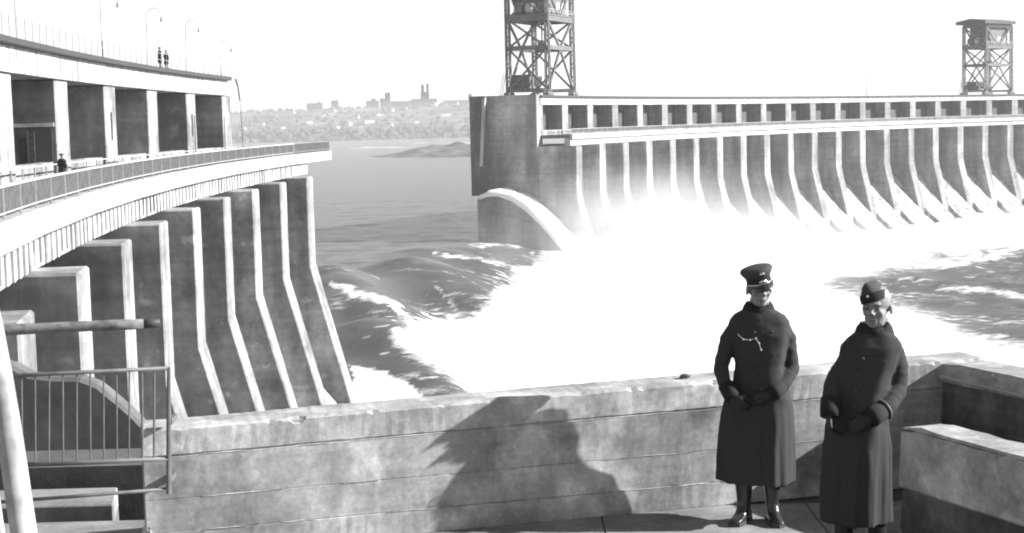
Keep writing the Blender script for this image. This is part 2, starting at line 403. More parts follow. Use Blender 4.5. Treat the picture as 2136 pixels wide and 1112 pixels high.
def house_mesh(wd, dp, h, mat, roof):
    a = MB().box(-wd / 2, wd / 2, -dp / 2, dp / 2, 0, h).mesh('house_walls', mat)
    b = MB().prism([(-wd / 2 - .6, h), (wd / 2 + .6, h), (wd / 2 * .2, h + roof), (-wd / 2 * .2, h + roof)], -dp / 2 - .6, dp / 2 + .6).mesh('house_roof', M_troof)
    return a, b
HM = [house_mesh(14, 10, 6, M_town_l, 4), house_mesh(22, 11, 7, M_town_l, 4), house_mesh(10, 9, 5, M_town_l, 4)]
house_spots = [(505, 262), (540, 255), (575, 247), (608, 238), (640, 255), (676, 246), (700, 262), (722, 258), (745, 250), (748, 262), (770, 256), (790, 247), (812, 262), (840, 240), (868, 258), (905, 236), (930, 252), (952, 234), (960, 262), (690, 238), (590, 260), (815, 243)]
for i, (px, py) in enumerate(house_spots):
    y = 3060 + (268 - py) * 16; r = atd(px, py, y)
    e = empty('house', (r.x, y, fh(r.x, y) - 1), random.uniform(-.5, .5))
    tag(e, 'small pale house with a dark roof scattered on the far hillside', 'house', 'pale houses on the far hillside')
    a, b = HM[i % 3]
    link('walls', a, e); link('roof', b, e)

def block(px0, px1, py_top, d, label, mat=M_town, tops=(), cat='building'):
    a = atd(px0, py_top, d); b = atd(px1, py_top, d); cx = (a.x + b.x) / 2; wd = b.x - a.x; z0 = fh(cx, d) - 4
    e = empty('town_building', (cx, d, z0)); h = a.z - z0
    MB().box(-wd / 2, wd / 2, -8, 8, 0, h).build('walls', mat, e)
    MB().box(-wd / 2 - .8, wd / 2 + .8, -8.8, 8.8, h, h + 1.4).build('roof', M_troof, e)
    wm = MB().box(-1.1, 1.1, -.25, .1, 0, 2.6).mesh('window', M_dark)
    nw = max(2, int(wd / 6)); nf = max(1, min(4, int(h / 9)))
    for i in range(nw):
        for j in range(nf): link('window', wm, e, (-wd / 2 + wd * (i + .5) / nw, -8, h - 6 - j * 6))
    for (t0, t1, ty) in tops:
        ta = atd(t0, ty, d); tb = atd(t1, ty, d)
        MB().box(ta.x - cx, tb.x - cx, -4, 4, h + 1.42, ta.z - z0).build('tower', mat, e)
    return tag(e, label, cat)
block(691, 706, 211, 3700, 'square grey block standing alone on the left of the far skyline')
block(640, 673, 217, 3720, 'long low building at the left end of the far skyline', tops=[(662, 667, 212)])
block(764, 790, 212, 3700, 'low grey building at the left foot of the skyline cluster', tops=[(774, 784, 206)])
block(793, 804, 207, 3710, 'narrow grey block beside the taller chimney block on the skyline')
block(803, 814, 195, 3690, 'tall narrow grey block left of the twin towered works on the skyline')
block(812, 858, 213, 3730, 'long dark roofed building between the tall block and the twin towers')
block(858, 912, 208, 3710, 'works with two slender chimney towers rising highest on the far skyline', tops=[(878, 884, 177), (889, 894, 175), (877, 895, 192)])
block(925, 990, 211, 3700, 'long grey roofline at the right end of the far skyline', tops=[(976, 984, 196)])
mast = MB().tube([(0, 0, 0), (0, 0, 30)], [.9, .4], 5).mesh('mast', M_town)
xb = MB().bar((-4, 0, 27), (4, 0, 27), .6).mesh('crossarm', M_town)
for px, py in [(507, 205), (528, 192), (540, 188), (553, 192), (570, 200), (583, 203), (597, 204), (608, 205), (633, 203), (720, 205), (845, 196), (953, 198)]:
    d = 3690; r = atd(px, py, d); e = empty('utility_mast', (r.x, d, r.z - 30))
    if r.z - 30 > fh(r.x, d): e.location.z = fh(r.x, d) - 1
    tag(e, 'thin pale mast standing on the far skyline', 'mast', 'masts along the far skyline'); link('shaft', mast, e); link('crossarm', xb, e)

# ------------------------------------------------------------------ the dam
W2 = 1.95                                   # half width of a pier
OGEE = [(11, -16.4), (9, -15.9), (6, -16.0), (3, -16.7), (0, -18.1), (-3, -20.4), (-6, -23.6), (-9, -27.4), (-12, -31.0), (-15, -34.0), (-19, -37.2), (-24, -40.6)]
PIER_L = [(-8.9, -5.4), (-8.9, -15.0), (-12.6, -29), (-14.2, -36), (12, -36), (12, -5.4)]
PIER_R = [(-8.9, -5.4), (-8.9, -16.4), (-9.6, -19.5), (-12.5, -30.5), (-13.4, -36), (13, -36), (13, -5.4)]
def rough_prism(prof, hw, bev):
    return MB().prism(prof, -hw, hw)
def shared():
    m = {}
    m['pierL'] = MB().prism(PIER_L, -1.7, 1.7).mesh('pier', M_dam, bevel=.12)
    m['pierR'] = MB().prism(PIER_R, -W2, W2).mesh('pier', M_dam3, bevel=.15)
    for key, mt in (('L', M_dam), ('R', M_dam3)):
        m['pillar' + key] = MB().prism([(0, -3.0), (.25, -3.0), (.25, 3.68), (0, 3.68)][:1] + [(5, -3.0), (5, 3.68), (-.0, 3.68)], -W2 + .1, W2 - .1).mesh('pillar', mt, bevel=.1)
        m['deck' + key] = MB().box(-6.8, 5.0, -8.13, 8.13, -3.75, -3.02).mesh('lower_roadway', M_road)
        m['fascia' + key] = MB().box(-7.5, -6.8, -8.13, 8.13, -4.0, -2.9).mesh('fascia', M_dam2, bevel=.05)
        g = MB().box(-6.95, -5.6, -8.13, 8.13, -5.38, -3.76).mesh('girder', M_dam2); m['girder' + key] = g
        m['upbeam' + key] = MB().box(-.25, 5.2, -8.13, 8.13, 3.70, 5.30).mesh('crest_girder', M_dam2)
        m['cornice' + key] = MB().box(-.75, 5.6, -8.13, 8.13, 5.32, 5.72).mesh('cornice', M_dark, bevel=.04)  # dark material stands in for the shade on the overhanging slab edge
        m['ogee' + key] = MB().prism(OGEE + [(-24, -42), (11, -42)], -6.02, 6.02).mesh('spillway_face', M_ogee)
        m['sill' + key] = MB().box(.3, 1.2, -6.05, 6.05, -3.0, -1.9).mesh('opening_sill', M_dam)
    m['rib'] = MB().box(-7.05, -6.95, -.22, .22, -5.36, -4.02).mesh('girder_rib', M_dam2)
    m['rib2'] = MB().box(-7.02, -6.95, -.36, .30, -5.36, -4.02).mesh('girder_rib', M_dam)
    m['rib3'] = MB().box(-7.04, -6.95, -.12, .16, -5.2, -4.02).mesh('girder_rib', M_dam)
    m['uprib'] = MB().box(-.29, -.25, -.12, .12, 3.74, 5.28).mesh('girder_rib', M_dam2)
    m['gate'] = MB().box(3.6, 4.2, -6.1, 6.1, -2.98, 3.66).mesh('gate_leaf', M_gate)
    m['gatelow'] = MB().box(2.6, 3.3, -6.1, 6.1, -16.8, -5.3).mesh('gate_leaf', M_gate)
    r = MB()
    for j in range(6): r.box(-.12, 0, -6.0, 6.0, j * 1.1 + .4, j * 1.1 + .62)
    m['gaterib'] = r.mesh('gate_rib', M_gate)
    # lower road railing, one bay: posts, two rails and close balusters
    t = MB()
    for j in range(4): t.box(-7.26, -7.18, -8.1 + 4.06 * j, -8.03 + 4.06 * j, -2.9, -1.72)
    m['post'] = t.mesh('railing_posts', M_railp)
    m['toprail'] = MB().box(-7.29, -7.15, -8.13, 8.13, -1.80, -1.70).mesh('top_rail', M_railp)
    m['botrail'] = MB().box(-7.25, -7.18, -8.13, 8.13, -2.72, -2.66).mesh('bottom_rail', M_railp)
    t = MB(); 
    for j in range(108): y = -8.1 + .15 * j; t.box(-7.235, -7.20, y, y + .055, -2.66, -1.80)
    m['bal'] = t.mesh('balusters', M_balus)
    m['inrail'] = MB().box(-.9, -.8, -8.13, 8.13, -2.0, -1.92).mesh('inner_rail', M_railp)
    t = MB()
    for j in range(5): t.box(-.89, -.81, -8.1 + 3.25 * j, -8.02 + 3.25 * j, -3.0, -2.0)
    m['inpost'] = t.mesh('inner_rail_posts', M_railp)
    t = MB()
    for j in range(8): t.box(-.55, -.51, -8.1 + 2.03 * j, -8.06 + 2.03 * j, 5.72, 7.0)
    for z in (6.98, 6.4): t.box(-.55, -.51, -8.13, 8.13, z, z + .03)
    m['crestrail'] = t.mesh('crest_railing', M_railp)
    m['crestroad'] = MB().box(-.2, 5.2, -8.13, 8.13, 5.74, 5.80).mesh('crest_roadway', M_road)
    m['slot'] = MB().box(-.06, .0, -.22, .22, -.6, 1.6).mesh('ladder_slot', M_dark)
    return m
ME = shared()
def wedge(key, a):
    fl = math.tan(max(0.0, a - math.pi + math.radians(1.6))); kn = key + '%.3f' % a
    pier = key == 'pierL'; hw = 1.75 if pier else W2 - .05
    prof = PIER_L if pier else [(0, -3.0), (5, -3.0), (5, 3.68), (0, 3.68)]
    x0 = -8.9 if pier else 0.0
    vs = [(x, -hw, z) for x, z in prof] + [(x, max(hw - fl * max(0, x - x0), -hw + .4), z) for x, z in prof]; n = len(prof)
    if kn not in ME:
        ME[kn] = MB().add(vs, [tuple(range(n)), tuple(reversed(range(n, 2 * n)))] + [(i, i + n, (i + 1) % n + n, (i + 1) % n) for i in range(n)]).mesh('pier', M_dam, bevel=.1)
    return kn
def put(name, key, root, k, dz=0.0, dt=0.0, stuff=False):
    a = ang(k); p = P(k, 0)
    if key in ('pierL', 'pillarL') and k <= 2:     # near piers: side slant added to keep the face towards the platform unlit
        key = wedge(key, a)
    o = link(name, ME[key], root, (p.x - dt * math.sin(a), p.y + dt * math.cos(a), EZ + dz), a)
    if stuff: o['kind'] = 'stuff'
    return o
# local frames: mesh x runs upstream from the crest line, y against rising bay number; x is measured from the point P(k, 0)
def dam(root, key, k0, k1, near):
    for k in range(k0, k1 + 1):
        kk = k + (0.07 if key == 'R' else 0.0)
        put('pier', 'pier' + key, root, kk + (.14 if key == 'R' else -.2) * 0)
        put('pillar', 'pillar' + key, root, kk)
        if near and k in (2, 4): put('ladder_slot', 'slot', root, kk)
        if k == k1: break
        mid = kk + .5
        for nm, kn in (('lower_roadway', 'deck'), ('fascia', 'fascia'), ('girder', 'girder'), ('crest_girder', 'upbeam'), ('cornice', 'cornice'), ('spillway_face', 'ogee'), ('opening_sill', 'sill')):
            put(nm, kn + key, root, mid)
        for nm, kn in (('gate_leaf', 'gate'), ('gate_leaf', 'gatelow'), ('crest_roadway', 'crestroad'), ('top_rail', 'toprail'), ('bottom_rail', 'botrail'), ('inner_rail', 'inrail')):
            put(nm, kn, root, mid)
        for nm, kn in (('railing_posts', 'post'), ('balusters', 'bal'), ('inner_rail_posts', 'inpost'), ('crest_railing', 'crestrail'), ):
            put(nm, kn, root, mid, stuff=True)
        if near:
            for j in range(11): put('girder_rib', random.choice(('rib', 'rib', 'rib2', 'rib3')), root, mid, dt=-7.4 + 1.48 * j)
            for j in range(9): put('girder_rib', 'uprib', root, mid, dt=-7.3 + 1.82 * j)
damL = empty('broken_dam', (0, 0, 0)); tag(damL, 'left part of the concrete dam, curving from the left edge to its broken end', 'dam')
dam(damL, 'L', -5, 5, True)
damR = empty('broken_dam', (0, 0, 0)); tag(damR, 'long right part of the concrete dam beyond the breach, a row of spillway piers', 'dam')
dam(damR, 'R', 16, 37, False)
# left section: deck running on past its last pier, and the torn bracket at the crest end
def polar_hexa(mb, k0, k1, r0, r1, z0, z1):
    q = [P(k0, r0, z0), P(k1, r0, z0), P(k1, r1, z0), P(k0, r1, z0), P(k0, r0, z1), P(k1, r0, z1), P(k1, r1, z1), P(k0, r1, z1)]; return mb.hexa(q)
polar_hexa(MB(), 5.0, 6.25, -6.9, -.5, -3.8, -3.05).build('deck_stub', M_road, damL)
polar_hexa(MB(), 5.0, 6.3, -7.5, -6.9, -4.0, -2.9).build('fascia', M_dam2, damL, bevel=.05)
polar_hexa(MB(), 5.0, 5.55, -6.95, -5.6, -5.3, -4.02).build('girder', M_dam2, damL)
m_ = MB()
for q in np.arange(5.03, 6.3, .009): polar_hexa(m_, q, q + .003, -7.235, -7.2, -2.9, -1.8)
for z in (-1.8, -2.7): polar_hexa(m_, 5.0, 6.28, -7.25, -7.16, z, z + .08)
o = m_.build('balusters', M_balus, damL); o['kind'] = 'stuff'
o = MB(); a_, b_, c2 = P(5.10, -.7, 5.5), P(5.16, -.7, 4.9), P(5.21, -.7, 3.2)
o.bar(a_, b_, .16).bar(b_, c2, .14); o.bar(c2, P(5.26, -.7, -2.8), .06); o.build('torn_bracket', M_rail, damL)

a = ang(1.0) ; fl_ = math.atan(math.tan(max(0.0, a - math.pi + math.radians(1.6)))); q = P(1.0, 0)
dr_ = MB().box(.35, 2.6, 1.90, 2.06, -2.95, .35).build('doorway', M_dark, damL, loc=(q.x, q.y, EZ), rz=a)  # proud dark panel: the shade of a recess is put into its colour
dr_.location = Vector((q.x, q.y, EZ)); dr_.rotation_euler[2] = a - fl_ * 0
m = MB()
for z in np.arange(-2.6, .2, .42): m.box(1.55, 1.95, 2.10, 2.16, z, z + .07)
m.box(1.50, 1.56, 2.10, 2.16, -2.9, .2); m.box(1.94, 2.0, 2.10, 2.16, -2.9, .2)
m.build('ladder', M_darkened, dr_)
MB().box(.2, 5.0, 1.88, 2.02, .5, .75).build('ledge', M_dam2, damL, loc=(q.x, q.y, EZ), rz=a)

# right section: the shaded broken end, with the shorn spillway block in front of it
k_e = 16.07 - W2 / 16.25
e_ = MB(); polar_hexa(e_, k_e - .02, k_e + .2, 0.02, 11.5, -30, 5.9); e_.build('end_wall', M_dam3, damR)
e_ = MB(); polar_hexa(e_, k_e - .10, k_e + .2, 11.5, 15.2, -16, 5.9); e_.build('end_wall', M_darkened, damR)  # upstream block in the darkened concrete, its deeper shade painted in
e_ = MB(); polar_hexa(e_, k_e - .06, k_e + .2, 11.5, 13.6, -30, -16); e_.build('end_wall', M_dam3, damR)
a = ang(k_e - .11); p = P(k_e - .11, 0)
MB().prism([(11.3, 5.4), (11.9, 5.4), (13.0, -9.5), (12.4, -9.5)], -.5, .3).build('broken_slab', M_dam2, damR, loc=(p.x, p.y, EZ), rz=a)
for q0 in (.3, 3.2, 6.0, 8.8): MB().box(q0 + .9, q0 + 1.15, -.25, .1, -12, 5.6).build('wall_rib', M_dam3, damR, loc=(P(k_e - .02, 0).x, P(k_e - .02, 0).y, EZ), rz=ang(k_e - .02))
kb = k_e - .30; p = P(kb, 0)
MB().prism(OGEE[:9] + [(-12, -34), (11, -34)], -4.2, 4.0).build('shorn_spillway_block', M_dam3, damR, loc=(p.x, p.y, EZ), rz=ang(kb))
MB().prism([(10, -18.2), (10, -18.8), (-2.6, -18.8 - 3.4), (-2.0, -18.2 - 3.4)], 4.05, 4.35).build('block_ledge', M_dam3, damR, loc=(p.x, p.y, EZ), rz=ang(kb))
# water pouring over the shorn block
wj = MB(); rings = []
prof = [(10.2, -15.9), (8.5, -15.1), (6, -14.9), (3, -15.8), (0, -17.6), (-3, -20.1), (-6, -23.2), (-9, -26.6), (-12, -29.8), (-15, -33)]
for i, (x, z) in enumerate(prof):
    th = .55 + .16 * i; ring = []
    for j in range(13): ring.append((x + random.uniform(-.2, .2), -3.6 + 8.3 * j / 12, z + .25 * th + random.uniform(-.25, .45) * (1 + .22 * i)))
    for j in range(12, -1, -1): ring.append((x, -3.6 + 8.3 * j / 12, z - th))
    rings.append(ring)
wj.loft(rings)
M_foam = plain('white_water', .86, .9, scale=.8, var=.06, bump=.6)
tag(wj.build('white_water_sheet', M_foam, None, smooth=True, loc=(p.x, p.y, EZ), rz=ang(kb)), kind='stuff')

# training wall with a curved top below the railing, left foreground
D_T = 33.0
curve = [(-60, 742), (20, 762), (60, 783), (110, 788), (165, 789), (200, 803), (240, 836), (270, 862), (300, 893), (330, 930), (350, 960)]
tw = MB(); rings = []
for px, py in curve:
    q = atd(px, py, D_T); rings.append([(q.x, D_T, -14), (q.x, D_T, q.z - .08), (q.x + .02, D_T + .08, q.z), (q.x + .02, D_T + .5, q.z), (q.x, D_T + .5, -14)])
tw.loft(rings)
o = tw.build('training_wall', M_darkened); tag(o, 'dark concrete wall with a curved sunlit top edge seen through the railing', 'wall')

# ------------------------------------------------------------------ crest cranes
def crane(k, label, T, D, H, pale):
    p = P(k, 1.0); a = ang(k)
    root = empty('gantry_crane', (p.x, p.y, 5.8 + EZ), a); tag(root, label, 'crane', 'gantry cranes on the dam crest')
    # local x upstream, local y towards the breach (falling bay number)
    L4 = [(0, -T / 2), (0, T / 2), (D, -T / 2), (D, T / 2)]
    ring, deck, top = H * .40, H * .64, H * .93
    for (x, y) in L4:
        m = MB()
        for dx in (-.45, .45):
            for dy in (-.45, .45): m.bar((x + dx, y + dy, .9), (x + dx * .8, y + dy * .8, top), .26)
        for j in range(int(top / 1.5)):
            z = .9 + j * 1.5; s_ = 1 if j % 2 else -1
            m.bar((x - .45 * s_, y - .45, z), (x + .45 * s_, y - .45, z + 1.5), .13); m.bar((x - .45, y + .45 * s_, z), (x - .45, y - .45 * s_, z + 1.5), .13)
        leg = m.build('lattice_leg', M_steel, root)
        MB().box(x - .7, x + .7, y - 1.6, y + 1.6, .0, .9).build('bogie', M_steel, leg, bevel=.1)
    def beam(a_, b_, w_, nm='cross_beam'): MB().bar(a_, b_, w_, w_ * 1.3).build(nm, M_steel, root)
    for z, w_ in ((ring, .75), (deck, .9), (top, .8), (1.3, .6)):
        for x in (0, D):
            if z > 2: beam((x, -T / 2, z), (x, T / 2, z), w_)
        for y in (-T / 2, T / 2): beam((0, y, z), (D, y, z), w_)
    for (z0, z1) in ((1.3, ring), (ring, deck), (deck, top)):
        for x in (0, D):
            c = (x, 0, z1 - .2) if z0 < 2 else (x, 0, z0)
            for y in (-T / 2, T / 2): beam((x, y, z0 if z0 < 2 else z1), c, .42, 'brace')
        for y in (-T / 2, T / 2):
            beam((0, y, z0), (D, y, z1), .34, 'brace'); beam((D, y, z0), (0, y, z1), .34, 'brace')
    MB().box(-.6, D + .6, -T / 2 - .6, T / 2 + .6, deck + .6, deck + .9).build('machine_deck', M_steel, root)
    h = MB().box(.9, D - .2, -T / 2 + 1.2, T / 2 - 3.5, deck + .92, top - .6).build('winch_house', M_steel, root)
    MB().box(.84, .9, -T / 2 + 2.5, -T / 2 + 4.5, deck + 2.2, deck + 4).build('window', M_steel_l, h)
    MB().box(.84, .9, -T / 2 + 5.5, -T / 2 + 7.5, deck + 2.2, deck + 4).build('window', M_steel_l, h)
    r = MB().prism([(-1.6, top + .6), (D + 1.6, top + .6), (D + 1.6, top + 1.7), (D * .5, top + 2.6), (-1.6, top + 1.7)], -T / 2 - .4, T / 2 + 2.8).build('roof', M_dark, root)
    MB().bar((D * .5, -1, deck - .2), (D * .5, -1, deck - 4.5), .25).build('hoist_rope', M_steel, root)
    MB().box(D * .5 - .8, D * .5 + .8, -2, 0, deck - 5.8, deck - 4.5).build('hook_block', M_steel, root, bevel=.2)
    for j in range(3):
        MB().tube([(1 + 2.5 * j, T / 2 - 2 + j * .7, deck + 2.3), (2.6 + 2.5 * j, T / 2 - 2 + j * .7, deck + 2.3)], 1.25, 12).build('winch_drum', M_steel_l if j == 1 else M_steel, root)
    # operator hut and ladder at the foot
    hut = MB().box(D - 4.6, D - .4, T / 2 - 5, T / 2 - 1.2, .95, 4.6).build('operator_hut', M_steel, root)
    MB().box(D - 5.0, D, T / 2 - 5.4, T / 2 - .8, 4.6, 4.85).build('hut_roof', M_dark, hut)
    MB().box(D - 6.9, D - 4.9, T / 2 - 3.2, T / 2 - 3.0, 2.2, 4.4).build('panel', M_steel_l, root)
    m = MB()
    for dx in (0, .6): m.bar((D + 1.6 + dx, T / 2 + .3, .1), (D + .6 + dx, T / 2 + .2, 5.4), .1)
    for j in range(12): z = .4 + .42 * j; x = D + 1.6 - z / 5.3; m.bar((x, T / 2 + .3, z), (x + .6, T / 2 + .3, z), .06)
    m.build('ladder', M_steel, root)
    m = MB()
    for y in np.linspace(-T / 2 - .5, T / 2 + .5, 12): m.bar((-.55, y, deck + .9), (-.55, y, deck + 2), .07)
    for z in (1.5, 2.0): m.bar((-.55, -T / 2 - .5, deck + z), (-.55, T / 2 + .5, deck + z), .07)
    o = m.build('handrail', M_steel_l, root)
    return root
crane(17.08, 'near lattice gantry crane above the broken dam end, its top out of the picture', 16, 9.5, 27, False)
crane(34.53, 'small distant lattice gantry crane at the right with a dark overhanging roof', 16, 9.5, 27, True)
# rails lie on the crest beneath the cranes
for kk0, kk1 in ((15.9, 37),):
    m = MB()
    for k in np.arange(kk0, kk1, .5):
        for dr in (1.0, 10.5): polar_hexa(m, k, k + .5, dr - .15, dr + .15, 5.72, 5.82)
    m.build('crane_rail', M_steel, damR)
    m = MB()
    for k in np.arange(kk0 + .06, kk1, .5): polar_hexa(m, k, k + .5, 5.3, 12, 4.6, 5.70)
    m.build('crest_slab', M_dam3, damR)
t = empty('signal_mast', P(29.2, -.3, 5.8)); tag(t, 'thin upright mast on the dam crest left of the far crane', 'mast')
MB().tube([(0, 0, 0), (0, 0, 6.5)], [.12, .06], 6).build('shaft', M_steel, t); MB().bar((-.5, 0, 5.6), (.5, 0, 5.6), .08).build('crossarm', M_steel, t)

# ------------------------------------------------------------------ lamps and poles on the left dam
def lamp(k, i):
    p = P(k, -.45, 5.72); root = empty('street_lamp', p, ang(k))
    tag(root, ['gooseneck lamp nearest the left edge on the dam crest', 'second gooseneck lamp from the left on the dam crest', 'gooseneck lamp on the crest just behind the two walkers',
               'gooseneck lamp on the crest right of the two walkers', 'farthest leaning lamp at the broken end of the crest'][i], 'street lamp', 'gooseneck lamps along the dam crest')
    h = 4.1 if i < 4 else 2.9
    MB().tube([(0, 0, 0), (0, 0, h * .5), (0, 0, h)], [.045, .036, .028], 6).build('post', M_railp, root)
    pts = [(-.75 * (1 - math.cos(t)) * .9, 0, h + .85 * math.sin(t)) for t in np.linspace(0, math.pi * .98, 10)]
    arm = MB().tube(pts, .025, 6).build('arm', M_railp, root)
    q = pts[-1]
    MB().tube([(q[0], 0, q[2] + .02), (q[0], 0, q[2] - .12), (q[0], 0, q[2] - .38)], [.05, .09, .17], 10).build('lamp_shade', M_pipe, root)
    if i == 4: root.rotation_euler = (math.radians(-10), 0, ang(k))
for i, k in enumerate((.12, 1.75, 2.8, 3.8, 4.75)): lamp(k, i)
for i, (k, dr) in enumerate(((3.55, -1.9), (4.4, -1.9))):
    t = empty('roadway_pole', P(k, dr, -3.02)); tag(t, ['pale pole on the lower roadway left of the last dam pillars', 'pale pole on the lower roadway nearest the broken end'][i], 'pole', 'poles on the lower roadway')
    MB().tube([(0, 0, 0), (0, 0, 4.4)], [.11, .07], 8).build('shaft', M_railp, t); MB().box(-.25, .25, -.25, .25, 0, .3).build('base', M_dam2, t)
for i, (px, py0, py1, d) in enumerate([(560, 316, 235, 190), (612, 310, 240, 200)]):
    pass

# ------------------------------------------------------------------ the lookout platform
WA = Vector((-.674, 10.879)); 
def wall_y(x): return 11.06 + .27 * (x - .20)
WD = Vector((1, .27, 0)).normalized(); WN = Vector((-WD.y, WD.x, 0))     # along the wall, and away from the camera
X_L, X_C = -2.46, 3.21
def wpt(x, off=0.0, z=0.0): return Vector((x, wall_y(x), z)) + WN * off
def wtop(x): return .86 + .085 * (x - X_L) / (X_C - X_L)
def course(name, parent, x0, x1, zf0, zf1, off, thick, mat, seed, zjoint=.006, rag=.008, ptf=wpt, n=150, i_top=None):
    """one lift of concrete: a lofted bar with uneven arrises"""
    r = random.Random(seed); rings = []
    nx_ = np.cumsum([r.gauss(0, 1) for _ in range(n + 1)])
    for i in range(n + 1):
        x = x0 + (x1 - x0) * i / n; h = wtop(x)
        z0 = zf0 * h + zjoint * .5; z1 = zf1 * h - zjoint * .5
        j = lambda s: r.gauss(0, .55) * s + s * 1.2 * math.sin(x * 2.1 + seed + 3 * math.sin(x * 1.3 + seed * 2))
        b = .003 if i_top is None else .012
        o1, o2 = off + j(rag * .4), off + j(rag * .4)
        bt = b + (abs(r.gauss(0, .010)) if r.random() < .25 else 0) * (rag > .004) * 1.3
        rings.append([ptf(x, o1 + b, z0), ptf(x, o1, z0 + b + abs(j(rag * .4))), ptf(x, o2, z1 - bt - abs(j(rag * .5))), ptf(x, o2 + bt + abs(j(rag * .5)), z1 + j(rag * .3)),
                      ptf(x, off + thick - b, z1 + j(rag * .3)), ptf(x, off + thick, z1 - b), ptf(x, off + thick, z0)])
    return MB().loft(rings).build(name, mat, parent)
pw = empty('parapet_wall', wpt(.3, .2, 0)); pw_inv = pw.location.copy()
def shift(f): return lambda x, off, z: f(x, off, z) - pw_inv
tag(pw, 'long concrete parapet behind the two officers, rough lift lines and a sunlit top', 'wall')
TH = .38
for i, (a_, b_, of, rg) in enumerate([(0, .19, -.006, .004), (.19, .45, .0, .002), (.45, .78, .0, .002), (.78, 1.0, .001, .006)]):
    course('concrete_lift', pw, X_L, X_C + .0 + (.36 if i == 3 else .34), a_, b_, of, TH - of, M_cope if i == 3 else M_wall, 11 + i, ptf=shift(wpt), rag=rg, zjoint=.0008, i_top=(1 if i == 3 else None))
# thin pale fins of cement squeezed out along the lift joints
for zf, sd_ in ((.78, 3), (.45, 5), (.19, 8)):
    r = random.Random(sd_); x = X_L + .35
    while x < X_C - .3:
        ln_ = r.uniform(.15, .75); m = MB(); rings = []
        for q in range(9):
            xx = x + ln_ * q / 8; h_ = .004 * math.sin(math.pi * (q + .3) / 8.6) * r.uniform(.6, 1.3); z = zf * wtop(xx) + r.gauss(0, .0008)
            o_ = -.0075 if zf == .19 else -.001
            rings.append([wpt(xx, o_ + .004, z - h_) - pw_inv, wpt(xx, o_ - .0025, z) - pw_inv, wpt(xx, o_ + .004, z + h_ * 1.3) - pw_inv])
        m.loft(rings).build('cement_fin', M_cope, pw)
        x += ln_ + r.uniform(.05, .5)
# mortar bed filling the joints, set back from the face
r_ = []
for i in range(2):
    x = (X_L + .01, X_C + .3)[i]; h = wtop(x) - .02
    r_.append([wpt(x, .012, 0) - pw_inv, wpt(x, .012, h) - pw_inv, wpt(x, TH - .02, h) - pw_inv, wpt(x, TH - .02, 0) - pw_inv])
MB().loft(r_).build('joint_bed', M_wall, pw)
# return wall from the corner towards the camera, and the near parapet parallel to it
RD = Vector((.395, -.919, 0)).normalized(); RN = Vector((RD.y * -1, RD.x, 0))   # RN points away to the right
def side_wall(name, label, start, length, thick, h, seed, mat, lifts, h1=None):
    root = empty(name, start); tag(root, label, 'wall')
    f = lambda x, off, z: RD * x + RN * off + Vector((0, 0, z))
    for i, (a_, b_, of) in enumerate(lifts):
        r = random.Random(seed + i); rings = []
        n = 40
        for q in range(n + 1):
            x = length * q / n; j = lambda s: r.gauss(0, 1) * s + s * 1.3 * math.sin(x * 2.3 + seed + i)
            z0, z1 = a_ * h + .004, b_ * h - .004; last = i == len(lifts) - 1; g = .006 if last else .003
            e0 = .02 if q in (0, n) else 0
            rings.append([f(x, of + .012, z0), f(x, of + j(g * .4), z0 + .015), f(x, of + e0 + j(g * .4), z1 - .03 - abs(j(g))), f(x, of + .035 + abs(j(g)), z1 - e0 + j(g * .4)),
                          f(x, thick - .02 - abs(j(g)), z1 - e0 + j(g * .4)), f(x, thick, z1 - .02), f(x, thick, z0)])
        MB().loft(rings).build('concrete_lift', M_cope if i == len(lifts) - 1 else mat, root)
    MB().loft([[f(x, .012, 0), f(x, .012, h - .02), f(x, thick - .02, h - .02), f(x, thick - .02, 0)] for x in (.01, length - .01)]).build('joint_bed', mat, root)
    return root
M_wall_shade = concrete('shaded_wall_concrete', .082, pale=.5, big=2.0, fine=20, amp=.3, streak=.15, bump=.25, dist=.006, speck=.2, boards=.12)  # parapet concrete darkened: side walls' shade put into the colour, top lift left pale
sw = side_wall('parapet_wall', 'shaded concrete return wall running from the far corner towards the right edge', Vector((3.21, wall_y(3.21), 0)), 7.5, .36, .945, 31, M_wall_shade, [(0, .5, 0), (.5, .84, .0), (.84, 1, -.03)])
nw = side_wall('parapet_wall', 'near low concrete wall with a bright sunlit top beside the bareheaded looking officer', Vector((2.25, 9.22, 0)), 6.0, .30, .995, 51, M_wall_shade, [(0, .36, .012), (.36, .62, .0), (.62, 1, -.004)])
nw['label'] = 'near concrete parapet with a bright sunlit top at the lower right corner'
m = MB()
f = lambda x, off, z: RD * x + RN * off + Vector((0, 0, z))
pp = MB().tube([f(.05, -.035, .84), f(2.5, -.035, .80), f(5, -.035, .80)], .012, 6).build('conduit', M_railp, sw)
MB().bar(f(.62, -.03, .82), f(.62, -.03, .93), .014).build('conduit_clip', M_railp, sw)

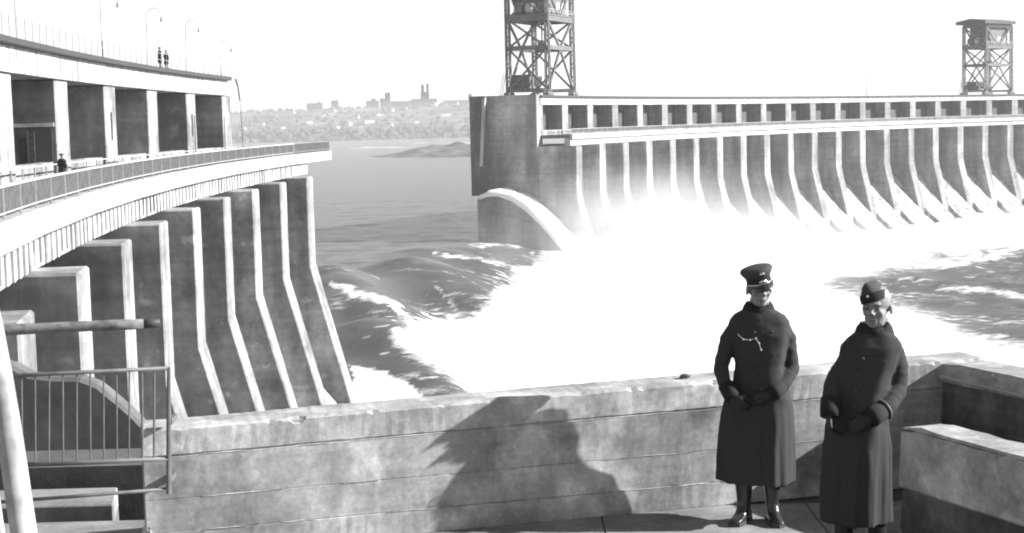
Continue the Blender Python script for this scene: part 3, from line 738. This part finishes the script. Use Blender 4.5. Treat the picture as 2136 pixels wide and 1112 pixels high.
# floor slabs with open joints on a solid base
fl = empty('platform_floor', (0, 0, 0)); fl['kind'] = 'structure'
base = [(-7, -8), (4.2, -8), (6.4, 4.5), (3.6, 12.12), (X_L - .05, wall_y(X_L) + .45), (X_L - .05, 11.42), (-7, 11.42)]
b_ = MB(); n = len(base); b_.add([(x, y, -36) for x, y in base] + [(x, y, -.012) for x, y in base], [tuple(reversed(range(n))), tuple(range(n, 2 * n))] + [(i, (i + 1) % n, (i + 1) % n + n, i + n) for i in range(n)])
b_.build('floor_bed', M_darkened, fl)
for i in range(7):
    for j in range(8):
        x0 = -6.9 + 1.5 * i + (.4 if j % 2 else 0); y1 = 11.40 - 1.7 * j; z = random.uniform(-.004, .004) + .002
        x1 = x0 + 1.488; y0 = y1 - 1.688
        xr = 2.2 + .43 * (9.3 - y1) if y1 < 9.3 else 3.3
        if j == 0: xr = 3.1
        x1 = min(x1, xr + 1.5)
        if j == 0 and x1 > X_L:
            pass
        MB().box(x0, x1, y0, y1, -.01, z).build('floor_slab', M_floor, fl)
# rough end of the parapet, a lump of old concrete at its foot
m = MB(); 
for q in range(9):
    z_ = q * .022; w_ = .075 - q * .007
    m.add([(X_L + .02 + c * w_ * random.uniform(.6, 1.2) - .02, wall_y(X_L) + .03 + s_ * w_ * random.uniform(.6, 1.2), z_ + h_) for h_ in (0, .06) for c, s_ in ((-1, -1), (1, -1), (1, 1), (-1, 1))],
          [(3, 2, 1, 0), (4, 5, 6, 7), (0, 1, 5, 4), (1, 2, 6, 5), (2, 3, 7, 6), (3, 0, 4, 7)])
m.build('broken_foot', M_wall, pw).location = -pw_inv
# concrete steps beyond the platform edge
st = empty('outer_steps', (-3.1, 12.6, -.45)); tag(st, 'pale concrete ledge steps just beyond the platform edge below the railing', 'steps')
def at_plane(px, py, d): return atd(px, py, d)
a0, a1 = atd(20, 1022, 12.6), atd(243, 1009, 12.6); b0, b1 = atd(20, 1058, 11.9), atd(232, 1047, 11.9)
zt = (a0.z + b0.z) / 2
sl = MB().hexa([(-4.6, 11.95, zt - .16), (b1.x, 11.95, zt - .16), (a1.x + .02, 12.55, zt - .16), (-4.6, 12.55, zt - .16), (-4.6, 11.95, zt), (b1.x, 11.95, zt), (a1.x + .02, 12.55, zt), (-4.6, 12.55, zt)])
o = sl.build('tread', M_floor, st, bevel=.01); o.location = -st.location
o = MB().box(-4.6, b1.x - .1, 12.0, 12.5, -8, zt - .16).build('riser', M_darkened, st); o.location = -st.location
o = MB().box(-4.6, b1.x + .35, 12.9, 13.6, -8, zt + .10).build('riser', M_darkened, st); o.location = -st.location

# railing with a timber top across the gap at the left
D_R = 10.25
def rp(px, py, d0=D_R): return atd(px, py, d0 - .18 * (352 - px) / 352)
rl = empty('guard_railing', (rp(352, 1025).x, rp(352, 1025).y, 0)); o0 = rl.location.copy()
tag(rl, 'iron railing with a timber top rail closing the gap left of the long parapet', 'railing')
def rpart(name, mb, mat, smooth=False): ob = mb.build(name, mat, rl, smooth=smooth); ob.location = -o0; return ob
lg = [rp(x, y) for x, y in ((-330, 709), (0, 689), (120, 683), (240, 678), (300, 676))]
rpart('timber_rail', MB().tube(lg, [.036, .037, .034, .035, .034], 10), M_log, True)
rpart('rail_sleeve', MB().tube([rp(290, 676), rp(334, 674)], .031, 10), M_dark, True)
rpart('post', MB().tube([rp(352, 1030), rp(352, 900), rp(352, 766)], [.018, .016, .012], 8), M_rail)
rpart('rail', MB().tube([rp(-120, 791), rp(350, 768)], .013, 8), M_rail, True)
rpart('rail', MB().tube([rp(-20, 973), rp(352, 957)], .016, 8), M_rail, True)
rpart('rail', MB().tube([rp(-20, 1049), rp(352, 1020)], .012, 8), M_rail, True)
for i, px in enumerate((16, 45, 73, 103, 131, 160, 188, 216, 243, 270, 296, 322)):
    yt = 789 - px * .06; yb = 972 - px * .045
    rpart('baluster', MB().tube([rp(px, yt), rp(px + random.uniform(-1, 2), yb)], .0055 if i < 10 else .008, 6), M_rail)
w_ = rp(352, 1000); rpart('wall_bracket', MB().box(w_.x - .01, w_.x + .02, w_.y, wall_y(w_.x) + .04, w_.z - .02, w_.z + .02), M_rail)
w_ = rp(352, 880); rpart('wall_bracket', MB().box(w_.x - .01, w_.x + .02, w_.y, wall_y(w_.x) + .04, w_.z - .02, w_.z + .02), M_rail)

# leaning poles at the very left
def lean(px0, py0, px1, py1, d, r, label, mat):
    a_ = atd(px0, py0, d); b_ = atd(px1, py1, d - .35); dv = (b_ - a_)
    t0 = (b_.z) / -dv.z; foot = b_ + dv * t0; top = a_ - dv * .35
    root = empty('leaning_pole', foot); tag(root, label, 'pole')
    mid = [(top.lerp(foot, q) - foot) + Vector((.012 * math.sin(q * 9), .01 * math.cos(q * 7), 0)) for q in np.linspace(0, 1, 12)]
    MB().tube(mid, [r * (.93 + .12 * q + .02 * math.sin(q * 23)) for q in np.linspace(0, 1, 12)], 14).build('shaft', mat, root, smooth=True)
    MB().tube([(0, 0, -.0), (0, 0, .06)], r * 1.4, 14).build('foot_plate', M_dark, root)
lean(-22, 700, 55, 1112, 6.2, .050, 'thick pale leaning pole at the left edge of the picture', M_pipe)
lean(-62, 760, 6, 1112, 6.6, .018, 'thin light leaning rod left of the thick leaning pole', M_railp)
# a dark stone left on the parapet
q = wpt(1.30, .20, wtop(1.3)); s_ = MB()
bmx = bmesh.new(); bmesh.ops.create_icosphere(bmx, subdivisions=2, radius=.035)
for v in bmx.verts: v.co = Vector((v.co.x * 1.3, v.co.y, v.co.z * .6)) * random.uniform(.8, 1.2)
me = bpy.data.meshes.new('stone'); bmx.to_mesh(me); bmx.free(); me.materials.append(M_stone)
tag(link('stone', me, None, q + Vector((0, 0, .018))), 'small dark stone lying on top of the parapet left of the capped officer', 'stone')

# ------------------------------------------------------------------ people
def remeshed(mb, name, voxel, mat, parent=None, smooth_it=4, loc=None):
    me = mb.mesh(name + '_src', None)
    o = bpy.data.objects.new(name + '_tmp', me); sc.collection.objects.link(o)
    md = o.modifiers.new('r', 'REMESH'); md.mode = 'VOXEL'; md.voxel_size = voxel
    if smooth_it:
        ms = o.modifiers.new('s', 'SMOOTH'); ms.iterations = smooth_it; ms.factor = .5
    dg = bpy.context.evaluated_depsgraph_get()
    me2 = bpy.data.meshes.new_from_object(o.evaluated_get(dg)); me2.name = name
    bpy.data.objects.remove(o); bpy.data.meshes.remove(me)
    me2.materials.clear(); me2.materials.append(mat)
    me2.polygons.foreach_set('use_smooth', [True] * len(me2.polygons))
    return link(name, me2, parent, loc)
def ell(cx, cy, z, hw, hd, n=28, fold=0.0, ph=0.0, nf=9, e=.85, rot=0.0):
    out = []
    for t in [2 * math.pi * j / n for j in range(n)]:
        k = 1 + fold * math.sin(nf * t + ph)
        x = hw * math.copysign(abs(math.cos(t)) ** e, math.cos(t)) * k; y = hd * math.copysign(abs(math.sin(t)) ** e, math.sin(t)) * k
        out.append((cx + x * math.cos(rot) - y * math.sin(rot), cy + x * math.sin(rot) + y * math.cos(rot), z))
    return out
def head_mb(mb, c, yaw, tilt):
    """skull, jaw, brow, nose, lips, ears; the face looks along -y before the turn"""
    h = MB()
    h.sphere((0, .012, .045), (.074, .094, .088), 16, 12)         # skull
    h.sphere((0, -.018, -.02), (.060, .070, .075), 14, 10)         # face
    h.sphere((0, -.052, -.082), (.030, .026, .022), 10, 8)         # chin
    h.tube([(-.055, -.005, -.045), (-.034, -.045, -.078), (0, -.058, -.088), (.034, -.045, -.078), (.055, -.005, -.045)], .018, 8)
    h.tube([(0, -.083, .022), (0, -.096, -.004), (0, -.104, -.022)], [.009, .011, .014], 8)   # nose
    h.sphere((-.012, -.094, -.024), .010, 8, 6); h.sphere((.012, -.094, -.024), .010, 8, 6)
    h.tube([(-.042, -.072, .030), (-.015, -.086, .032), (.015, -.086, .032), (.042, -.072, .030)], .010, 8)   # brow
    h.sphere((-.040, -.066, -.02), (.02, .016, .018), 8, 6); h.sphere((.040, -.066, -.02), (.02, .016, .018), 8, 6)
    h.tube([(-.022, -.078, -.053), (0, -.084, -.051), (.022, -.078, -.053)], .0065, 6); h.tube([(-.02, -.076, -.063), (0, -.082, -.063), (.02, -.076, -.063)], .007, 6)
    for s in (-1, 1): h.sphere((s * .078, .012, .0), (.010, .020, .032), 8, 6)
    Rm = Matrix.Translation(c) @ Euler((tilt, 0, yaw)).to_matrix().to_4x4() @ Matrix.Scale(1.06, 4)
    mb.add([Rm @ Vector(v) for v in h.v], h.f); return Rm
def hand_mb(mb, wrist, d, curl_dir, side):
    """palm, four unequal bent fingers and a side thumb"""
    d = Vector(d).normalized(); cn = Vector(curl_dir).normalized(); cn = (cn - d * cn.dot(d)).normalized(); s = d.cross(cn) * side
    w_ = Vector(wrist)
    for k in range(4):
        b = w_ + s * (.030 - .020 * k)
        mb.tube([w_ + s * (.018 - .012 * k), b + d * .085], [.017, .012], 8)
        ln = (.070, .080, .075, .058)[k]; p0 = b + d * .080; p1 = p0 + (d * .85 + cn * .5).normalized() * ln * .45
        p2 = p1 + (d * .4 + cn * .9).normalized() * ln * .32; p3 = p2 + (cn + d * -.1).normalized() * ln * .25
        mb.tube([p0, p1, p2, p3], [.0100, .0095, .0085, .007], 8)
    b = w_ + s * .026 + d * .03; p1 = b + (s * .8 + d * .7 + cn * .25).normalized() * .042; p2 = p1 + (d + cn * .4).normalized() * .032
    mb.tube([w_ + s * .012, b, p1, p2], [.016, .0135, .0115, .009], 8)
def boot(parent, foot, yaw, h, name='boot'):
    b = MB(); Rm = Matrix.Translation(foot) @ Euler((0, 0, yaw)).to_matrix().to_4x4()
    rings = [(h, 0, .062, .064), (h * .7, 0, .060, .064), (h * .42, .002, .050, .054), (.13, 0, .046, .054), (.09, -.012, .046, .066), (.06, -.03, .046, .088)]
    m = MB(); m.loft([ell(0, y, z, hw, hd, 16) for z, y, hw, hd in reversed([(a, b_, c, d) for a, b_, c, d in rings])])
    m.loft([[(x, y_, z) for x, y_, z in ((-w_, yy, .028), (-w_ * .9, yy, hh * .75), (0, yy, hh), (w_ * .9, yy, hh * .75), (w_, yy, .028))] for yy, w_, hh in
            ((.075, .030, .075), (.05, .040, .095), (0, .044, .11), (-.06, .047, .095), (-.12, .050, .07), (-.17, .044, .058), (-.195, .026, .045))])
    m.v = [Rm @ Vector(v) for v in m.v]
    o = remeshed(m, name, .007, M_boot, parent, 3)
    s = MB(); outl = [(.03, .078), (.042, .04), (.044, -.03), (.050, -.09), (.051, -.13), (.042, -.18), (.0, -.203)]
    pts = [(x, y) for x, y in outl] + [(-x, y) for x, y in reversed(outl[:-1])]
    n = len(pts); s.add([Rm @ Vector((x, y, 0)) for x, y in pts] + [Rm @ Vector((x, y, .028)) for x, y in pts], [tuple(range(n)), tuple(reversed(range(n, 2 * n)))] + [(i, (i + 1) % n, (i + 1) % n + n, i + n) for i in range(n)])
    s.build('sole', M_dark, o)
    return o

def officer(loc, yaw, label, torso, hem, armL, armR, headc, head_yaw, head_tilt, feet, coat_mat, neck, seed, turn=0.0):
    root = empty('person', loc, yaw); tag(root, label, 'person', None)
    # --- body
    b = MB()
    Rm = head_mb(b, headc, head_yaw, head_tilt)
    b.tube([neck, Vector(neck).lerp(Vector(headc), .45), Vector(headc) + Vector((0, .015, -.02))], [.060, .056, .054], 12)
    zt = torso[-1][0]
    b.loft([ell(cx, cy_, z, hw * .78, hd * .75, 20) for z, cx, cy_, hw, hd in torso])
    tz, tcx = torso[0][0], torso[0][1]
    b.loft([ell(tcx, 0, z, .15, .10, 16) for z in (tz - .12, tz, tz + .1)])
    for fx, fy, fyaw in feet: b.tube([(tcx + (fx - tcx) * .6, 0, tz), (tcx + (fx - tcx) * .85, fy * .5 - .01, .5), (fx, fy, .16)], [.085, .058, .042], 12)
    for arm in (armL, armR):
        b.tube(arm['pts'], [q * .72 for q in arm['r']], 10)
        g = MB(); g.tube([Vector(arm['pts'][-1]).lerp(Vector(arm['pts'][-2]), .3), Vector(arm['wrist'])], [.033, .028], 10); hand_mb(g, arm['wrist'], arm['dir'], arm['curl'], arm['side'])
        remeshed(g, 'gloved_hand', .0045, M_glove, root, 1)
    body = remeshed(b, 'body', .0065, M_skin, root, 2)
    # eyes, brows and mouth
    for sx in (-1, 1):
        e_ = MB().sphere((sx * .031, -.0765, .006), (.0115, .007, .0065), 10, 6); e_.v = [Rm @ Vector(v) for v in e_.v]; e_.build('eye', M_hair, body, smooth=True)
        e_ = MB().tube([(sx * .014, -.0905, .026), (sx * .030, -.0875, .031), (sx * .047, -.074, .027)], .0045, 6); e_.v = [Rm @ Vector(v) for v in e_.v]; e_.build('eyebrow', M_hair, body)
    e_ = MB().tube([(-.021, -.0815, -.0575), (0, -.0885, -.0565), (.021, -.0815, -.0575)], .0035, 6); e_.v = [Rm @ Vector(v) for v in e_.v]; e_.build('mouth', M_hair, body)
    # --- coat
    c = MB()
    rings = [ell(cx, cy_, z, hw, hd, 48, .035 * max(0, 1 - (z - hem[0][0]) / .7) + .004, seed, 7, .50, turn * 1.25) for z, cx, cy_, hw, hd in hem]
    rings += [ell(cx, cy_, z, hw, hd, 48, .012, seed + z * 9, 8, .72, turn * min(1, max(.3, (1.5 - z) / .5))) for z, cx, cy_, hw, hd in torso]
    c.loft(rings)
    for arm in (armL, armR):
        P_ = [Vector(q) for q in arm['pts']]; pts = []; rr = []
        rd = random.Random(seed)
        for i in range(len(P_) - 1):
            for q in range(7):
                t = q / 7; pts.append(P_[i].lerp(P_[i + 1], t)); rr.append((arm['r'][i] * (1 - t) + arm['r'][i + 1] * t) * (.94 + .06 * math.sin(q * 2.6 + i * 2)))
        pts.append(P_[-1]); rr.append(arm['r'][-1]); c.tube(pts, rr, 14)
    coat = remeshed(c, 'greatcoat', .010, coat_mat, root, 5)
    # cloth folds pushed into the surface
    vs = np.empty(len(coat.data.vertices) * 3); coat.data.vertices.foreach_get('co', vs); vs = vs.reshape(-1, 3)
    nr = np.empty(len(coat.data.vertices) * 3); coat.data.vertices.foreach_get('normal', nr); nr = nr.reshape(-1, 3)
    th = np.arctan2(vs[:, 1], vs[:, 0] - hem[0][1]); low = sstep(.95, .6, vs[:, 2])
    f1 = (fbm(th * 2.6 + seed, vs[:, 2] * 1.1, 3) - .5) * .050 * low
    f2 = (fbm(vs[:, 0] * 9 + seed, vs[:, 2] * 14 + vs[:, 1] * 9, 3) - .5) * .012 * (1 - low)
    vs = vs + nr * (f1 + f2)[:, None]; coat.data.vertices.foreach_set('co', vs.reshape(-1)); coat.data.update()
    # front overlap, belt, collar, cuffs, buttons
    top = torso[-1]
    m = MB(); nk = Vector(neck)
    rings = []
    for zz, hw, hd in ((-.035, .098, .088), (-.005, .088, .080), (.025, .080, .075), (.042, .084, .078), (.015, .104, .094), (-.035, .120, .106)):
        rings.append([(nk.x + hw * math.cos(t), nk.y + hd * math.sin(t) + .004 - zz * .15, nk.z + zz - .022 * (math.sin(t) < -.8)) for t in [2 * math.pi * j / 24 for j in range(24)]])
    m.loft(rings, caps=False).build('collar', M_collar, root, smooth=True)
    bz = [r for r in torso if abs(r[0] - (hem[-1][0] + .03)) < .12][0]
    for side in (armL, armR):
        w_ = Vector(side['pts'][-1]); dv = (w_ - Vector(side['pts'][-2])).normalized()
        MB().tube([w_ - dv * .10, w_ - dv * .02, w_ + dv * .012], [side['r'][-1] * 1.16, side['r'][-1] * 1.2, side['r'][-1] * 1.15], 16).build('cuff', M_collar, root, smooth=True)
    for sx in (-.055, .065):
        for i in range(5):
            z = top[0] - .16 - .095 * i
            ring = min(torso, key=lambda r: abs(r[0] - z)); x = ring[1] + sx
            yy = ring[2] - ring[4] * math.sqrt(max(0, 1 - (sx / ring[3]) ** 2)) - .006
            MB().sphere((x, yy, z), (.010, .007, .010), 8, 6).build('button', M_dark, coat)
    for fx, fy, fyaw in feet: boot(root, (fx, fy, 0), fyaw, .40)
    return root, body, coat, Rm

# capped officer near the parapet
O1 = (1.655, 10.95, 0)
torso1 = [(.86, .035, 0, .232, .150), (.93, .045, 0, .205, .142), (1.00, .045, 0, .180, .138), (1.10, .050, 0, .166, .134), (1.20, .052, 0, .182, .138), (1.32, .050, 0, .205, .136), (1.405, .048, .008, .205, .120), (1.445, .047, .010, .178, .104), (1.475, .047, .012, .125, .090), (1.505, .047, .014, .078, .080)]
hem1 = [(.285, .020, .0, .262, .190), (.42, .022, 0, .258, .184), (.60, .026, 0, .250, .172), (.74, .030, 0, .242, .160)]
arm1L = dict(pts=[(-.105, .01, 1.375), (-.165, .015, 1.28), (-.222, .01, 1.085), (-.205, -.07, .985), (-.165, -.135, .905)], r=[.060, .063, .056, .052, .048], wrist=(-.160, -.140, .90), dir=(.55, -.25, -.5), curl=(.3, .6, -.2), side=1)
arm1R = dict(pts=[(.195, .01, 1.375), (.245, .015, 1.27), (.272, .0, 1.07), (.205, -.10, .985), (.105, -.175, .925)], r=[.062, .066, .060, .054, .048], wrist=(.098, -.180, .922), dir=(-.85, -.1, -.25), curl=(0, .8, -.3), side=-1)
p1, body1, coat1, H1 = officer(O1, 0.0, 'officer in peaked cap and dark greatcoat at the parapet, hands at his waist', torso1, hem1, arm1L, arm1R,
                               Vector((.050, -.012, 1.618)), .10, -.06, [(-.075, -.02, -.55), (.115, -.05, .10)], M_coat, (.047, .012, 1.50), 1.7, -.50)
# peaked cap
cap = empty('peaked_cap', (0, 0, 0), parent=p1); cap.matrix_parent_inverse = Matrix.Identity(4)
Cm = H1 @ Matrix.Translation((0, .004, .062)) @ Euler((.12, -.26, 0)).to_matrix().to_4x4()
def xf(mb, M_): mb.v = [M_ @ Vector(v) for v in mb.v]; return mb
def el2(a, b_, z, yo=0, n=28): return [(a * math.cos(t), yo + b_ * math.sin(t), z) for t in [2 * math.pi * j / n for j in range(n)]]
xf(MB().loft([el2(.079, .098, -.012), el2(.080, .099, .032)]), Cm).build('cap_band', M_collar, cap, smooth=True)
xf(MB().loft([el2(.080, .100, .032), el2(.096, .116, .056, .0), el2(.107, .128, .076, -.002), el2(.102, .122, .090, 0), el2(.074, .09, .099, .0), el2(.02, .03, .102, 0)]), Cm).build('cap_crown', M_capc, cap, smooth=True)
v_ = MB(); top_ = []; bot_ = []
for j in range(15):
    t = math.pi * (1.08 + .84 * j / 14); top_.append((.079 * math.cos(t), .098 * math.sin(t), -.006)); 
    q = math.sin(math.pi * j / 14); bot_.append((.088 * math.cos(t), .098 * math.sin(t) - .050 * q, -.010 - .034 * q))
n = 15; v_.add(top_ + bot_ + [(x, y, z - .004) for x, y, z in top_] + [(x, y, z - .004) for x, y, z in bot_],
       [(i, i + 1, n + i + 1, n + i) for i in range(n - 1)] + [(2 * n + i, 3 * n + i, 3 * n + i + 1, 2 * n + i + 1) for i in range(n - 1)] + [(n + i, n + i + 1, 3 * n + i + 1, 3 * n + i) for i in range(n - 1)])
xf(v_, Cm).build('visor', M_boot, cap, smooth=True)
xf(MB().sphere((0, -.101, .012), (.026, .006, .012), 10, 6), Cm).build('cap_badge', M_badge, cap)
xf(MB().sphere((0, -.135, .070), (.017, .008, .011), 10, 6), Cm).build('cap_emblem', M_badge, cap)
xf(MB().tube([(.078 * math.cos(t), .100 * math.sin(t), -.004) for t in np.linspace(math.pi * 1.05, math.pi * 1.95, 12)], .0045, 6), Cm).build('chin_cord', M_badge, cap)
xf(MB().sphere((0, .024, .034), (.0762, .094, .088), 18, 12), H1).build('hair', M_hair, cap, smooth=True)
# pale lanyard and beads on the chest
ln = [(-.120, -.128, 1.335), (-.085, -.142, 1.300), (-.04, -.150, 1.295), (.0, -.151, 1.305), (.022, -.150, 1.270), (.035, -.150, 1.225)]
MB().tube(ln, .003, 6).build('lanyard', M_railp, p1, smooth=True)
for q in ln[1:]: MB().sphere(q, .0075, 8, 6).build('lanyard_bead', M_railp, p1)

# second man: side cap pushed to one side
O2 = (2.085, 9.56, 0)
torso2 = [(.90, -.01, 0, .182, .145), (1.0, -.0, 0, .170, .138), (1.10, .01, 0, .162, .132), (1.20, .03, 0, .165, .130), (1.30, .055, 0, .172, .128), (1.385, .082, .008, .180, .118), (1.425, .090, .010, .150, .102), (1.455, .095, .012, .112, .090), (1.485, .100, .014, .078, .080)]
hem2 = [(.33, -.015, .0, .186, .165), (.46, -.015, 0, .186, .162), (.62, -.012, 0, .186, .156), (.78, -.012, 0, .184, .150)]
arm2L = dict(pts=[(-.035, .01, 1.345), (-.09, .01, 1.26), (-.160, -.02, 1.165), (-.185, -.08, 1.07), (-.195, -.12, 1.00)], r=[.056, .060, .055, .050, .048], wrist=(-.193, -.125, .995), dir=(.1, -.1, -1), curl=(.6, -.3, 0), side=1)
arm2R = dict(pts=[(.215, .01, 1.35), (.240, .015, 1.25), (.228, -.02, 1.12), (.145, -.13, 1.04), (.03, -.185, .985)], r=[.062, .067, .063, .056, .050], wrist=(.02, -.19, .98), dir=(-.85, -.1, -.35), curl=(0, .8, -.4), side=-1)
p2, body2, coat2, H2 = officer(O2, 0.0, 'man in a side cap and long dark greatcoat beside the near wall, face half lit', torso2, hem2, arm2L, arm2R,
                               Vector((.110, -.012, 1.602)), -.55, -.02, [(-.10, -.02, -.35), (.10, 0.0, .25)], M_coat2, (.100, .014, 1.48), 4.1, -.72)
p2.scale = (1.025, 1.025, 1.025)
cap2 = empty('side_cap', (0, 0, 0), parent=p2)
Cm2 = H2 @ Matrix.Translation((-.016, .008, .066)) @ Euler((.02, -.30, 0)).to_matrix().to_4x4()
xf(MB().loft([el2(.077, .104, -.020), el2(.074, .107, .008), el2(.062, .106, .036), el2(.046, .100, .064), el2(.028, .090, .082), el2(.010, .076, .089), el2(.003, .06, .089)]), Cm2).build('cap_crown', M_capc, cap2, smooth=True)
xf(MB().loft([el2(.0785, .106, -.022), el2(.0790, .110, .0), el2(.0735, .110, .026), el2(.0680, .106, .028)], caps=False), Cm2).build('turn_up', M_collar, cap2, smooth=True)
xf(MB().sphere((0, -.110, .014), (.009, .005, .009), 8, 6), Cm2).build('cap_badge', M_badge, cap2)
xf(MB().sphere((0, .024, .034), (.0750, .092, .074), 18, 12), H2).build('hair', M_hair, cap2, smooth=True)
# pale cuff edge
w0 = Vector(arm2R['pts'][-1]); w1 = Vector(arm2R['pts'][-2]); dv = (w0 - w1).normalized()
MB().tube([w0 - dv * .102, w0 - dv * .112], [.0645, .0645], 18).build('cuff_edge', M_rail, p2, smooth=True)

# small figures on the dam
def small_person(k, dr, z, yaw, label, h=1.75, lean=0.0, rx=0.0):
    p = P(k, dr, z); root = empty('person', p, yaw); tag(root, label, 'person')
    b = MB(); s = h / 1.75
    b.loft([ell(0, -.0, z_ * s, hw * s, hd * s, 12) for z_, hw, hd in ((.75, .19, .13), (1.0, .18, .13), (1.25, .2, .13), (1.4, .2, .12), (1.47, .11, .09), (1.5, .06, .06))])
    b.tube([(0, 0, 1.45 * s), (0, -.01, 1.56 * s)], .055 * s, 10); b.sphere((0, -.015, 1.64 * s), (.078 * s, .098 * s, .115 * s), 12, 10)
    for q in (-1, 1):
        b.tube([(q * .09, 0, .8 * s), (q * .10, -.02 + .04 * q, .45 * s), (q * .10, .04 * q, .06)], [.09, .065, .05], 8); b.tube([(q * .10, .04 * q + .03, .05), (q * .11, .04 * q - .14, .045)], [.05, .04], 8)
        b.tube([(q * .2, 0, 1.38 * s), (q * .25, .01, 1.1 * s), (q * .2, -.1, .92 * s)], [.065, .055, .045], 8); b.sphere((q * .19, -.12, .88 * s), (.04, .04, .05), 8, 6)
    body = remeshed(b, 'body', .028, M_skin, root, 1)
    c = MB().loft([ell(0, 0, z_ * s, hw * s, hd * s, 16, .02, 1) for z_, hw, hd in ((.38, .25, .18), (.7, .235, .17), (1.0, .215, .16), (1.25, .235, .16), (1.4, .235, .145), (1.5, .10, .10))])
    for q in (-1, 1): c.tube([(q * .2, 0, 1.39 * s), (q * .26, .01, 1.1 * s), (q * .2, -.1, .95 * s)], [.085, .075, .065], 10)
    remeshed(c, 'coat', .03, M_collar, root, 1)
    MB().loft([el2(.09 * s, .11 * s, 1.68 * s), el2(.11 * s, .13 * s, 1.74 * s), el2(.06 * s, .08 * s, 1.79 * s)]).build('cap', M_dark, root, smooth=True)
    root.scale = (1.12, 1.12, 1.0)
    for q in (-1, 1): MB().box(q * .1 - .05, q * .1 + .05, -.17 + .04 * q, .09 + .04 * q, 0, .06).build('shoe', M_dark, root)
    return root
small_person(.03, -3.0, -3.02, 2.6, 'lone dark figure walking on the lower roadway of the left dam', 1.82)
small_person(3.2, -.1, 5.80, 1.8, 'left one of two dark figures on the dam crest', 1.78)
small_person(3.36, -.1, 5.80, 2.4, 'right one of two dark figures on the dam crest', 1.62)

# ------------------------------------------------------------------ spray over the white water, and the air
def mist(name, c, r, dens, ex):
    m = bpy.data.materials.new(name + '_air'); m.use_nodes = True; n = m.node_tree; n.nodes.clear(); L = n.links.new
    out = n.nodes.new('ShaderNodeOutputMaterial'); v = n.nodes.new('ShaderNodeVolumePrincipled'); L(v.outputs[0], out.inputs['Volume'])
    v.inputs['Color'].default_value = (.98, .98, .98, 1); v.inputs['Anisotropy'].default_value = .1
    tc = n.nodes.new('ShaderNodeTexCoord'); ln_ = n.nodes.new('ShaderNodeVectorMath'); ln_.operation = 'LENGTH'; L(tc.outputs['Object'], ln_.inputs[0])
    mr = n.nodes.new('ShaderNodeMapRange'); mr.interpolation_type = 'SMOOTHSTEP'; L(ln_.outputs['Value'], mr.inputs[0]); mr.inputs[1].default_value = 1.0; mr.inputs[2].default_value = .15; mr.inputs[3].default_value = 0; mr.inputs[4].default_value = 1
    geo = n.nodes.new('ShaderNodeNewGeometry'); no = n.nodes.new('ShaderNodeTexNoise'); no.inputs['Scale'].default_value = .06; no.inputs['Detail'].default_value = 6; L(geo.outputs['Position'], no.inputs['Vector'])
    m2 = n.nodes.new('ShaderNodeMapRange'); L(no.outputs['Fac'], m2.inputs[0]); m2.inputs[1].default_value = .36; m2.inputs[2].default_value = .66; m2.inputs[3].default_value = .05; m2.inputs[4].default_value = 1.9
    pw_ = n.nodes.new('ShaderNodeMath'); pw_.operation = 'POWER'; L(mr.outputs[0], pw_.inputs[0]); pw_.inputs[1].default_value = ex
    mu = n.nodes.new('ShaderNodeMath'); mu.operation = 'MULTIPLY'; L(pw_.outputs[0], mu.inputs[0]); L(m2.outputs[0], mu.inputs[1])
    mu2 = n.nodes.new('ShaderNodeMath'); mu2.operation = 'MULTIPLY'; L(mu.outputs[0], mu2.inputs[0]); mu2.inputs[1].default_value = dens; L(mu2.outputs[0], v.inputs['Density'])
    bmx = bmesh.new(); bmesh.ops.create_icosphere(bmx, subdivisions=3, radius=1.0); me = bpy.data.meshes.new(name); bmx.to_mesh(me); bmx.free(); me.materials.append(m)
    o = link(name, me, None, c); o.scale = r; tag(o, kind='stuff'); return o
mist('spray_mist', (30, 332, -31), (50, 74, 29), .030, 1.3)
mist('spray_mist', (66, 395, -34), (54, 66, 17), .022, 1.5)
mist('spray_mist', (30, 240, -30), (44, 70, 9), .022, 1.0)

m = bpy.data.materials.new('air'); m.use_nodes = True; n = m.node_tree; n.nodes.clear()
out = n.nodes.new('ShaderNodeOutputMaterial'); v = n.nodes.new('ShaderNodeVolumePrincipled'); n.links.new(v.outputs[0], out.inputs['Volume'])
v.inputs['Color'].default_value = (.95, .95, .95, 1); v.inputs['Density'].default_value = .00015
o = MB().box(-2700, 2700, -420, 4480, -39.5, 52).build('haze', m); tag(o, kind='stuff')
o.data.materials[0] = m
